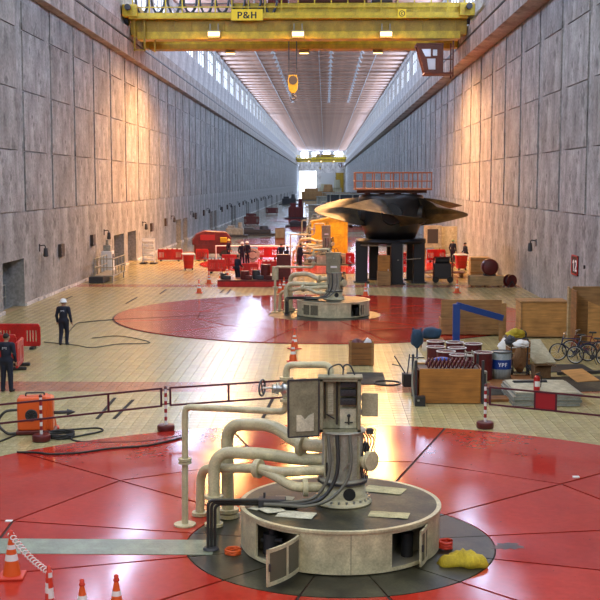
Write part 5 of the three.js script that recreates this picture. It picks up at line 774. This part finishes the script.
{ // mats, boards and loose clutter on the floor
  const flat = (name, label, cat, px, py, w, d, turn, m, h = 0.02, tilt = 0) => { const q = ground(px, py), me = mk(name, rb(w, h, d, 0, 0, 0, Math.min(0.008, h / 3)), m); me.position.set(q.x, h / 2 + Math.abs(Math.sin(tilt)) * d / 2, q.z); me.rotation.set(tilt, turn, 0); return tag(me, label, cat); };
  flat('rubber_mat', 'dark grey mat on the tiles behind the near control cabinet', 'mat', 366, 378.5, 1.2, 2.2, 0.0, M.floormat, 0.02);
  flat('floor_sheet', 'brown floor sheet under the drums and extinguisher', 'sheet', 515, 381, 1.7, 2.3, 0.1, M.cratewood, 0.012);
  flat('rubber_mat', 'black mat on the floor before the sloping board and bicycles', 'mat', 558, 368.5, 2.1, 1.6, 0.05, M.rubber, 0.02);
  flat('rubber_mat', 'dark mat under the loose tools behind the red fence panel', 'mat', 578, 384, 2.3, 2.6, 0.1, M.floormat, 0.014);
  flat('tilted_board', 'orange brown board leaning low over the dark mat', 'board', 580, 379, 0.75, 1.2, 0.25, M.ply, 0.03, 0.16);
  flat('steel_bar', 'long dark steel bar lying across the mat by the bicycles', 'bar', 585, 374, 1.9, 0.12, 0.2, M.dark, 0.1);
  flat('dark_plate', 'dark plate on the floor at the end of the plywood crate', 'plate', 497, 392, 1.0, 1.2, 0.2, M.floormat, 0.03);
  flat('scrap_panel', 'rusty scrap panel beside the grey panel stack', 'panel', 497, 400, 0.75, 0.6, 0.1, M.cratewood, 0.08);
  const c = ground(550, 383), b = thing('cardboard_box', 'open brown cardboard box behind the panel stack', 'box', [c.x - 0.1, 0.0, c.z - 1.0], 0.1); mk('carton', [bx(0.5, 0.4, 0.02, 0, 0.22, 0.22), bx(0.5, 0.4, 0.02, 0, 0.22, -0.22), bx(0.02, 0.4, 0.44, -0.25, 0.22, 0), bx(0.02, 0.4, 0.44, 0.25, 0.22, 0), bx(0.5, 0.02, 0.44, 0, 0.03, 0)], M.cardboard, b); mk('flap', [bx(0.5, 0.015, 0.2, 0, 0.42, 0.31, -0.5), bx(0.2, 0.015, 0.44, 0.33, 0.42, 0, 0, 0, -0.4)], M.cardboard, b);
  // hand cart with sacks
  const k = ground(520, 375), t = thing('hand_cart', 'hand cart loaded with a brown sack and white bundle', 'cart', [k.x, 0, k.z]); mk('cart_frame', [rod([-0.22, 0.1, 0], [-0.28, 1.15, -0.25], 0.022), rod([0.22, 0.1, 0], [0.28, 1.15, -0.25], 0.022), rod([-0.28, 1.15, -0.25], [0.28, 1.15, -0.25], 0.022), rod([0.1, 0.5, 0.1], [0.42, 0.05, 0.2], 0.018), rod([0.2, 0.6, 0.1], [0.15, 0.05, 0.3], 0.018), bx(0.5, 0.03, 0.3, 0, 0.1, 0.1)], M.black, t); for (const x of [-0.27, 0.27]) mk('wheel', cyl(0.12, 0.12, 0.06, x, 0.12, -0.05, 16, 0, 0, Math.PI / 2), M.rubber, t);
  const sk = new THREE.IcosahedronGeometry(1, 3), sp = sk.attributes.position; for (let i = 0; i < sp.count; i++) { const x = sp.getX(i), y = sp.getY(i), z = sp.getZ(i), n = 0.85 + 0.3 * vnoise(x * 3 + 5, y * 3 + z + 9, 64, 64); sp.setXYZ(i, x * n * 0.23, y * n * 0.42, z * n * 0.2); } sk.computeVertexNormals();
  mk('sack', sk.clone().translate(-0.03, 0.55, 0.08), M.sack, t); mk('white_bundle', sk.clone().scale(1.2, 0.32, 1.1).translate(0.02, 1.02, 0.02), M.white, t); mk('dark_bundle', sk.clone().scale(0.8, 0.4, 0.9).translate(-0.3, 1.1, -0.2), M.dark, t);
  // crates behind the cart
  const w = ground(532, 366), cr = thing('slatted_crate', 'slatted brown crate behind the hand cart', 'crate', [w.x - 0.42, 0, w.z - 0.4], 0.05); for (let i = 0; i < 4; i++) { mk('slat', rb(0.7, 0.17, 0.03, 0, 0.12 + i * 0.2, 0.3, 0.008), M.cratewood, cr); mk('slat', rb(0.03, 0.17, 0.6, -0.35, 0.12 + i * 0.2, 0, 0.008), M.cratewood, cr); mk('slat', rb(0.03, 0.17, 0.6, 0.35, 0.12 + i * 0.2, 0, 0.008), M.cratewood, cr); } mk('crate_floor', rb(0.68, 0.03, 0.58, 0, 0.03, 0, 0.008), M.cratewood, cr); mk('lid', rb(0.72, 0.03, 0.66, 0, 0.84, 0, 0.008), M.tan, cr);
  tag(mk('orange_bag', sk.clone().scale(1.5, 0.42, 1.2), M.rag), 'orange yellow bag lying on the slatted crate', 'bag').position.set(w.x - 0.5, 1.05, w.z - 0.4);
  const wb = ground(511, 352), wt = thing('white_sacks', 'bunch of white sacks piled behind the labelled drum', 'sack', [wb.x, 0, wb.z]); for (const [x, y, z, s] of [[-0.2, 0.22, 0, 0.95], [0.25, 0.24, 0.1, 0.9], [0, 0.55, 0, 0.8], [0.4, 0.6, -0.1, 0.7]]) mk('sack', sk.clone().scale(1.3 * s, 0.75 * s, 1.2 * s).translate(x, y, z), s > 0.85 ? M.white : M.dark, wt);
  // wooden crate in the middle of the floor
  const m = ground(361.5, 366), oc = thing('wooden_crate', 'small open wooden crate alone on the tiles before the second cover', 'crate', [m.x, 0, m.z - 0.35]); for (let i = 0; i < 4; i++) { mk('plank', rb(0.84, 0.185, 0.025, 0, 0.12 + i * 0.195, 0.33, 0.006), M.cratewood, oc); mk('plank', rb(0.84, 0.185, 0.025, 0, 0.12 + i * 0.195, -0.33, 0.006), M.cratewood, oc); mk('plank', rb(0.025, 0.185, 0.64, -0.41, 0.12 + i * 0.195, 0, 0.006), M.cratewood, oc); mk('plank', rb(0.025, 0.185, 0.64, 0.41, 0.12 + i * 0.195, 0, 0.006), M.cratewood, oc); } mk('crate_floor', rb(0.8, 0.03, 0.62, 0, 0.04, 0, 0.006), M.cratewood, oc); for (const x of [-0.37, 0.37]) mk('corner_batten', rb(0.06, 0.85, 0.03, x, 0.43, 0.35, 0.006), M.tan, oc);
  tag(mk('rag_bundle', sk.clone().scale(1.2, 0.5, 1.2), M.maroon), 'dark red bundle sticking out of the small wooden crate', 'bundle').position.set(m.x - 0.15, 0.68, m.z - 0.35); tag(mk('rag_bundle', sk.clone().scale(0.6, 0.4, 0.7), M.white), 'white bundle sticking out of the small wooden crate', 'bundle').position.set(m.x + 0.22, 0.75, m.z - 0.3);
  mk('fill', rb(0.76, 0.4, 0.58, 0, 0.26, 0, 0.02), M.dark, oc);
}
// ================================================================ along the walls
{
  const lamp0 = thing('wall_lamp', 'dark bracket lamp on the concrete wall with doors', 'lamp', [WL, 2.62, -60.9], 0, 'bracket lamps on the wall with doors'); mk('arm', [pipe([[0, 0.25, 0], [0.3, 0.3, 0], [0.34, 0.1, 0]], 0.03, 0.1, 8), bx(0.04, 0.4, 0.16, 0.02, 0.15, 0)], M.dark, lamp0); mk('head', [cyl(0.1, 0.14, 0.42, 0.34, -0.08, 0, 14), lathe([[0, -0.3], [0.1, -0.34], [0.13, -0.28]], 14, 0.34, 0, 0)], M.dark, lamp0);
  const box0 = thing('wall_box', 'brown electrical box on the concrete wall with doors', 'electrical box', [WL, 2.36, -65.6], 0, 'electrical boxes on the wall with doors'); mk('case', rb(0.2, 0.72, 0.85, 0.1, 0, 0, 0.02), M.box, box0); mk('hinge', [bx(0.02, 0.1, 0.04, 0.2, 0.2, 0.38), bx(0.02, 0.1, 0.04, 0.2, -0.2, 0.38)], M.grey, box0);
  for (let k = 0; k < 8; k++) for (const [z, o] of [[-60.9, lamp0], [-65.6, box0], [-74.6, box0], [-78.9, lamp0]]) { if (k === 0 && (z === -60.9 || z === -65.6)) continue; dup(o, [WL, z === -74.6 ? 2.5 : o === lamp0 ? 2.68 : 2.36, z - BAY * k]); }
  const lr = dup(lamp0, [WR, 2.75, -64.2], Math.PI, 'dark bracket lamp on the concrete wall near the number sign', 'bracket lamps on the wall near the sign'); dup(lr, [WR, 2.7, -79.2], Math.PI); dup(lr, [WR, 2.7, -99], Math.PI);
  const sm = thing('socket_box', 'tiny dark socket on the wall near the number sign', 'socket', [WR, 3.0, -54], Math.PI, 'small sockets on the wall near the sign'); mk('case', rb(0.08, 0.16, 0.14, 0.04, 0, 0, 0.01), M.dark, sm); mk('cover', rb(0.02, 0.08, 0.08, 0.085, -0.02, 0, 0.005), M.grey, sm);
  const wr = (px, py) => { const q = atX(px, py, WR); return [WR, q.y, q.z]; };
  sm.position.set(...wr(585, 267)); for (const [x, y] of [[587, 264], [587, 253], [479, 231], [479, 240], [502, 265], [544, 284]]) dup(sm, wr(x, y), Math.PI);
  // number sign
  const a = atX(573, 257, WR), b = atX(578.6, 273.5, WR), cz = (a.z + b.z) / 2, cy = (a.y + b.y) / 2, w = Math.abs(a.z - b.z), h = 0.92; const t = thing('number_sign', 'red framed number sign 12 on the concrete wall', 'sign', [WR, cy, cz], -Math.PI / 2); mk('sign_board', rb(w, h, 0.05, 0, 0, 0.03, 0.01), M.maroon, t);
  const cv = document.createElement('canvas'); cv.width = 192; cv.height = 160; const c = cv.getContext('2d'); c.fillStyle = '#3c1514'; c.fillRect(0, 0, 192, 160); c.fillStyle = '#f2eee6'; c.font = 'bold 150px sans-serif'; c.textAlign = 'center'; c.textBaseline = 'middle'; c.fillText('12', 96, 86); const ct = new THREE.CanvasTexture(cv); ct.colorSpace = THREE.SRGBColorSpace; const m = mat(1, 1, 1, 0.5); m.map = ct; mk('lettering', new THREE.PlaneGeometry(w - 0.14, h - 0.12).translate(0, 0, 0.058), m, t, { ownUV: true, label: 'white number 12' });
  mk('sign_frame', [bx(w, 0.06, 0.04, 0, h / 2 - 0.03, 0.06), bx(w, 0.06, 0.04, 0, -h / 2 + 0.03, 0.06), bx(0.07, h, 0.04, w / 2 - 0.035, 0, 0.06), bx(0.07, h, 0.04, -w / 2 + 0.035, 0, 0.06)], M.bar, t);
}
{ // platform with railings by the wall
  const p = ground(100, 283), t = thing('stair_platform', 'small railed steel platform with dark base by the concrete wall', 'platform', [p.x - 0.1, 0, p.z - 1.0]); mk('base_block', rb(0.9, 0.4, 2.2, -0.1, 0.2, 0.2, 0.03), M.dark, t); mk('deck', rb(1.3, 0.06, 4.4, 0.3, 0.43, -1.2, 0.02), M.grey, t); mk('under_frame', [[-0.25, -3.2], [0.85, -3.2], [0.85, 0.8]].map(([x, z]) => bx(0.07, 0.42, 0.07, x, 0.21, z)), M.grey, t);
  for (const x of [-0.25, 0.9]) { for (let i = 0; i < 5; i++) mk('baluster', rod([x, 0.44, 0.9 - i * 1.03], [x, 1.5, 0.9 - i * 1.03], 0.035), M.creamdark, t); for (const y of [0.95, 1.5]) mk('handrail', rod([x, y, 0.9], [x, y, -3.25], 0.032), M.creamdark, t); } for (const y of [0.95, 1.5]) mk('handrail', rod([-0.25, y, 0.9], [0.9, y, 0.9], 0.032), M.creamdark, t);
  const w = thing('white_machine', 'pale standing machine behind the railed platform', 'machine', [WL + 0.75, 0, -76.2]); mk('cabinet', rb(0.7, 1.7, 0.9, 0, 0.86, 0, 0.03), M.white, w); mk('head', [rb(0.5, 0.4, 0.6, 0, 1.9, 0, 0.05), cyl(0.1, 0.1, 0.5, 0, 2.2, 0, 12)], M.grey, w); mk('panel', rb(0.02, 0.4, 0.5, 0.36, 1.3, 0, 0.005), M.dark, w);
  const q = ground(148, 264), s = thing('scaffold_rack', 'white upright rack with dark holes beside the red barrier', 'rack', [q.x, 0, q.z - 0.4]); mk('rack_frame', [rb(0.1, 1.95, 0.12, -0.45, 0.98, 0, 0.02), rb(0.1, 1.95, 0.12, 0.45, 0.98, 0, 0.02), bx(1.0, 0.1, 0.1, 0, 1.9, 0)], M.white, s); for (let i = 0; i < 5; i++) mk('shelf', rb(0.86, 0.16, 0.5, 0, 0.3 + i * 0.36, 0, 0.02), M.white, s); mk('foot', [rb(0.5, 0.1, 1.0, -0.4, 0.05, 0, 0.02), rb(0.5, 0.1, 1.0, 0.4, 0.05, 0, 0.02)], M.dark, s);
  const bk = ground(118, 268); bike('bicycle left in the doorway of the concrete wall', [WL - 0.42, 0, -84.6], Math.PI / 2, M.bikes[1]);
}
{ // wooden crates, tank and boards by the far part of the sign wall
  const a = ground(487.5, 287), t = thing('long_crate', 'long low pine crate on skids by the wall', 'crate', [a.x, 0, a.z - 0.6]); mk('front_plank', rb(2.1, 0.26, 0.04, 0, 0.22, 0.6, 0.01), M.pine, t); mk('front_plank', rb(2.1, 0.26, 0.04, 0, 0.49, 0.6, 0.01), M.pine, t); mk('crate_body', rb(2.1, 0.54, 1.15, 0, 0.36, 0, 0.01), M.pine, t); mk('skid', [rb(0.12, 0.09, 1.2, -0.8, 0.045, 0, 0.01), rb(0.12, 0.09, 1.2, 0, 0.045, 0, 0.01), rb(0.12, 0.09, 1.2, 0.8, 0.045, 0, 0.01)], M.tan, t);
  const b = ground(486, 284), k = thing('maroon_tank', 'round maroon tank standing on the long pine crate', 'tank', [b.x, 0.645, a.z - 0.6]); mk('tank_shell', mv(lathe([[0, -0.4], [0.4, -0.38], [0.5, -0.25], [0.5, 0.25], [0.4, 0.38], [0, 0.4]], 28), 0, 0.52, 0, Math.PI / 2, 0, 0), M.maroon, k); mk('saddle_foot', [bx(0.7, 0.1, 0.1, 0, 0.05, 0.2), bx(0.7, 0.1, 0.1, 0, 0.05, -0.2)], M.dark, k);
  const c = ground(499, 277), s = thing('pine_crate', 'square pine crate behind the maroon tank', 'crate', [c.x - 1.1, 0, c.z - 1.6]); mk('crate_body', rb(1.3, 1.2, 1.0, 0, 0.62, 0, 0.02), M.pine, s); mk('batten', [rb(1.34, 0.1, 0.04, 0, 0.2, 0.5, 0.01), rb(1.34, 0.1, 0.04, 0, 1.05, 0.5, 0.01)], M.tan, s);
  const j = ground(511, 288), h = thing('hose_reel', 'dark hose reel on the floor by the wall beside the long crate', 'reel', [j.x, 0, j.z - 0.4], 0.5); mk('disc', [cyl(0.38, 0.38, 0.04, 0, 0.4, 0.16, 22, Math.PI / 2), cyl(0.38, 0.38, 0.04, 0, 0.4, -0.16, 22, Math.PI / 2)], M.maroon, h); mk('drum_core', cyl(0.24, 0.24, 0.3, 0, 0.4, 0, 18, Math.PI / 2), M.dark, h); mk('stand', [bar([-0.3, 0, 0.2], [0, 0.4, 0.2], 0.05), bar([0.3, 0, 0.2], [0, 0.4, 0.2], 0.05), bar([-0.3, 0, -0.2], [0, 0.4, -0.2], 0.05), bar([0.3, 0, -0.2], [0, 0.4, -0.2], 0.05)], M.dark, h);
  // low red plinth, boards behind the runner
  const r = ground(440, 277), lw = thing('low_pallet', 'low dark red pallet with planks behind the runner stands', 'pallet', [r.x, 0, r.z]); for (let i = 0; i < 4; i++) mk('plank', rb(3.2, 0.06, 0.28, 0, 0.32, -0.55 + i * 0.36, 0.01), M.maroon, lw); mk('bearer', [-1.4, 0, 1.4].map(x => bx(0.12, 0.29, 1.4, x, 0.15, 0)), M.cratewood, lw);
  const wb = thing('notice_board', 'framed notice board leaning on the wall behind the runner', 'board', [ground(434, 258).x, 0, -97]); mk('board', rb(1.5, 1.9, 0.06, 0, 1.7, 0, 0.02), M.grey, wb); mk('sheet', rb(0.9, 1.2, 0.02, 0, 1.75, 0.04, 0.005), M.dark, wb); for (const x of [-0.6, 0.6]) mk('leg', rb(0.08, 1.9, 0.08, x, 0.95, -0.08, 0.01), M.cratewood, wb);
  const w2 = thing('white_screen', 'pale upright screen panel beside the notice board', 'screen', [ground(448, 258).x, 0, -97.5]); mk('panel', rb(1.9, 2.3, 0.08, 0, 1.4, 0, 0.02), M.sheet, w2); for (const x of [-0.8, 0.8]) mk('foot', rb(0.08, 0.3, 0.6, x, 0.15, 0, 0.01), M.grey, w2);
  const d = ground(427, 283), g = thing('generator_cart', 'dark wheeled generator cart beside the runner stands', 'generator', [d.x + 1.0, 0, d.z - 0.6]); mk('engine', rb(1.1, 0.9, 0.8, 0, 0.75, 0, 0.08), M.dark, g); mk('tank', cyl(0.22, 0.22, 0.9, 0, 1.35, 0, 16, 0, 0, Math.PI / 2), M.black, g); mk('roll_frame', [pipe([[-0.6, 0.2, 0.42], [-0.6, 1.6, 0.42], [0.6, 1.6, 0.42], [0.6, 0.2, 0.42]], 0.035, 0.12, 8)], M.maroon, g); for (const x of [-0.45, 0.45]) mk('wheel', cyl(0.2, 0.2, 0.12, x, 0.2, 0.45, 16, Math.PI / 2), M.rubber, g); mk('skid', rb(1.2, 0.1, 0.8, 0, 0.28, 0, 0.02), M.dark, g);
  const e = ground(383, 284), bc = thing('brown_locker', 'brown two tone locker between the runner stands', 'locker', [e.x, 0, -69.95]); mk('upper_door', rb(0.72, 0.95, 0.6, 0, 1.35, 0, 0.02), M.bench, bc); mk('lower_door', rb(0.8, 0.85, 0.64, 0, 0.44, 0, 0.02), M.tan, bc); mk('handle', rb(0.05, 0.12, 0.03, 0.25, 0.95, 0.33, 0.01), M.steel, bc);
  const ol = ground(280, 239), lk = thing('tool_locker', 'olive tool locker standing in the middle of the hall', 'locker', [ol.x, 0, ol.z]); mk('locker_body', rb(1.1, 1.2, 0.7, 0, 0.6, 0, 0.03), M.cardboard, lk); mk('door_leaf', rb(0.5, 1.0, 0.02, -0.26, 0.62, 0.36, 0.005), M.cab, lk); mk('door_leaf', rb(0.5, 1.0, 0.02, 0.26, 0.62, 0.36, 0.005), M.cab, lk);
}
{ // busy work zone beyond the second machine
  const p = ground(254, 287), t = thing('work_platform', 'low red steel work platform carrying dark pumps', 'platform', [p.x, 0, p.z - 1.2]); const w = 4.4; mk('deck', rb(w, 0.12, 2.2, 0, 0.34, 0, 0.02), M.maroon, t); mk('skirt', [bx(w, 0.3, 0.06, 0, 0.16, 1.08), bx(w, 0.3, 0.06, 0, 0.16, -1.08)], M.bar, t); for (const [x, h, m, r] of [[-1.9, 0.35, M.dark, 0.2], [-0.6, 0.5, M.maroon, 0.28], [0.1, 0.55, M.dark, 0.25], [0.65, 0.9, M.maroon, 0.3]]) mk('pump', [cyl(r, r, h, x, 0.4 + h / 2, 0.3, 14), rb(0.4, 0.25, 0.5, x + 0.25, 0.52, 0.5, 0.04)], m, t); mk('pump_cabinet', rb(0.85, 1.5, 0.7, 1.75, 1.15, 0.2, 0.03), M.maroon, t); mk('pale_tank', cyl(0.2, 0.2, 0.8, 1.25, 0.8, 0.7, 14), M.cream, t);
  const r = ground(253, 262), rl = thing('cable_reel', 'cable reel showing a round white disc with dark ring', 'reel', [r.x, 0.04, r.z]); rl.scale.setScalar(0.7); mk('disc', [cyl(0.75, 0.75, 0.06, 0, 0.75, 0.3, 28, Math.PI / 2), cyl(0.75, 0.75, 0.06, 0, 0.75, -0.3, 28, Math.PI / 2)], M.sheet, rl); mk('cable_core', cyl(0.5, 0.5, 0.56, 0, 0.75, 0, 24, Math.PI / 2), M.dark, rl); mk('painted_ring', mv(new THREE.TorusGeometry(0.45, 0.05, 6, 28, 5.2), 0, 0.75, 0.335, 0, 0, 0.55), M.dark, rl);
  // maroon vehicle with rounded hood
  const v = ground(211, 264), vt = thing('utility_vehicle', 'maroon hooded utility vehicle with amber lamp behind barriers', 'vehicle', [v.x - 0.6, 0, v.z - 7], 0.15); mk('body', rb(3.0, 0.9, 1.7, 0, 0.85, 0, 0.15), M.maroon, vt); const hood = extr([[-1.6, 0], [1.5, 0], [1.5, 0.5], [1.1, 0.95], [-0.6, 1.05], [-1.3, 0.75], [-1.6, 0.3]], 1.6, 0.05).translate(0, 1.2, 0); mk('hood', hood, M.maroon, vt); mk('window', [rb(1.2, 0.45, 0.03, -0.4, 1.75, 0.86, 0.01)], M.fencered, vt); mk('lamp_box', rb(0.55, 0.4, 0.3, 0.9, 1.55, 0.95, 0.04), M.rag, vt, { label: 'amber box' }); for (const x of [-1.0, 1.0]) for (const z of [-0.75, 0.75]) mk('wheel', cyl(0.36, 0.36, 0.25, x, 0.36, z, 18, Math.PI / 2), M.rubber, vt);
  // long barrier boom
  const a = ground(150, 262), bz = v.z - 6; const bm = thing('barrier_tape', 'long white boom on two posts across the work zone', 'boom', [0, 0, ground(230, 262).z - 1.6]); const x0 = ground(214, 262).x, x1 = ground(300, 262).x; mk('boom', rod([x0, 1.15, 0], [x1, 1.15, 0], 0.05), M.white, bm); for (const x of [x0, x1]) mk('post', rod([x, 0, 0], [x, 1.2, 0], 0.05), M.white, bm);
  // yellow container behind the third machine
  const y0 = ground(313, 258), y1 = ground(346, 258), yc = thing('site_container', 'yellow site container behind the third machine', 'container', [(y0.x + y1.x) / 2, 0, -97.5]); mk('container_body', rb(y1.x - y0.x + 0.3, 2.95, 2.4, 0, 1.475, 0, 0.02), M.yellow, yc); mk('roof_ridge', extr([[-1.6, 0], [1.6, 0], [0.2, 0.35]], 2.4, 0.02).translate(0, 2.95, 0), M.yellowdk, yc); mk('corner_rib', [-1.2, -0.4, 0.4, 1.2].map(x => bx(0.07, 2.7, 0.05, x, 1.5, 1.22)), M.yellow, yc); mk('door_panel', rb(0.8, 1.9, 0.04, 0.75, 1.0, 1.23, 0.01), M.rag, yc);
  // parts of dismantled machines far down the hall
  const st = (name, label, cat, px, py, R, h, m) => { const q = ground(px, py), o = thing(name, label, cat, [q.x, 0, q.z]); mk('frame_ring', arcShell(R * 0.72, R, 0, 360, 0.25, h, 40), m, o); mk('top_ring', arcShell(R * 0.66, R * 1.05, 0, 360, h, h + 0.18, 40), M.grey, o); for (let i = 0; i < 12; i++) { const a = i * 0.5236; mk('rib', bx(0.16, h - 0.3, 0.3, Math.cos(a) * R, (h + 0.25) / 2, Math.sin(a) * R, 0, -a, 0), M.grey, o); } for (let i = 0; i < 6; i++) { const a = i * 1.047; mk('foot', bx(0.5, 0.28, 0.5, Math.cos(a) * R * 0.86, 0.14, Math.sin(a) * R * 0.86), M.dark, o); } return o; };
  st('generator_stator', 'grey ringed stator frame behind the runner blade', 'stator', 338, 226, 4.2, 2.9, M.cabin); st('generator_stator', 'dark ringed stator frame far behind the runner platform', 'stator', 352, 213, 5.2, 3.8, M.dark); st('generator_stator', 'pale distant stator frame beside the bright floor', 'stator', 336, 207, 5, 2.6, M.grey); st('generator_stator', 'brown distant stator frame nearest the far end', 'stator', 340, 201, 6, 2.8, M.tan);
  const fm = (px, py, label, w, h, m) => { const q = ground(px, py), o = thing('far_machine', label, 'machine', [q.x, 0, q.z]); mk('machine_base', rb(w * 1.5, 0.25, 1.6, 0, 0.13, 0, 0.03), M.dark, o); mk('machine_body', rb(w, h, 1.2, 0, h / 2 + 0.25, 0, 0.1), m, o); mk('machine_stack', [cyl(w * 0.12, w * 0.15, h * 0.8, w * 0.3, h * 1.4 + 0.25, 0, 12), rb(w * 0.4, h * 0.4, 0.8, -w * 0.2, h * 1.2 + 0.2, 0, 0.05)], m, o); };
  fm(296, 219, 'dark red machine on the bright far floor', 2.6, 1.8, M.maroon); fm(289, 204.5, 'dark far machine by the row of doorways', 4.0, 1.5, M.dark); fm(254, 235.5, 'long low dark machine before the far red barriers', 4.0, 0.5, M.dark); fm(298, 227, 'flat dark machine on the far floor beside the pipes', 2.4, 0.5, M.dark); fm(235, 237, 'dark low machine by the far doorways', 2.0, 0.8, M.grey); fm(318, 200.5, 'brown far machine at the hall end', 12, 3, M.tan); fm(330, 199, 'grey far machine at the hall end', 9, 4, M.cabin);
}
// whatever stands on a red cover stands on its plates
for (const o of scene.children) if (o.userData.category && o.userData.kind !== 'structure' && o.position.y === 0 && !/pit_cover|crane|strip|slot|cable|coil|chain/.test(o.name) && CEN.some(c => Math.hypot(o.position.x - c[0], o.position.z - c[1]) < 10.2)) o.position.y = 0.031;
renderer.render(scene, camera);
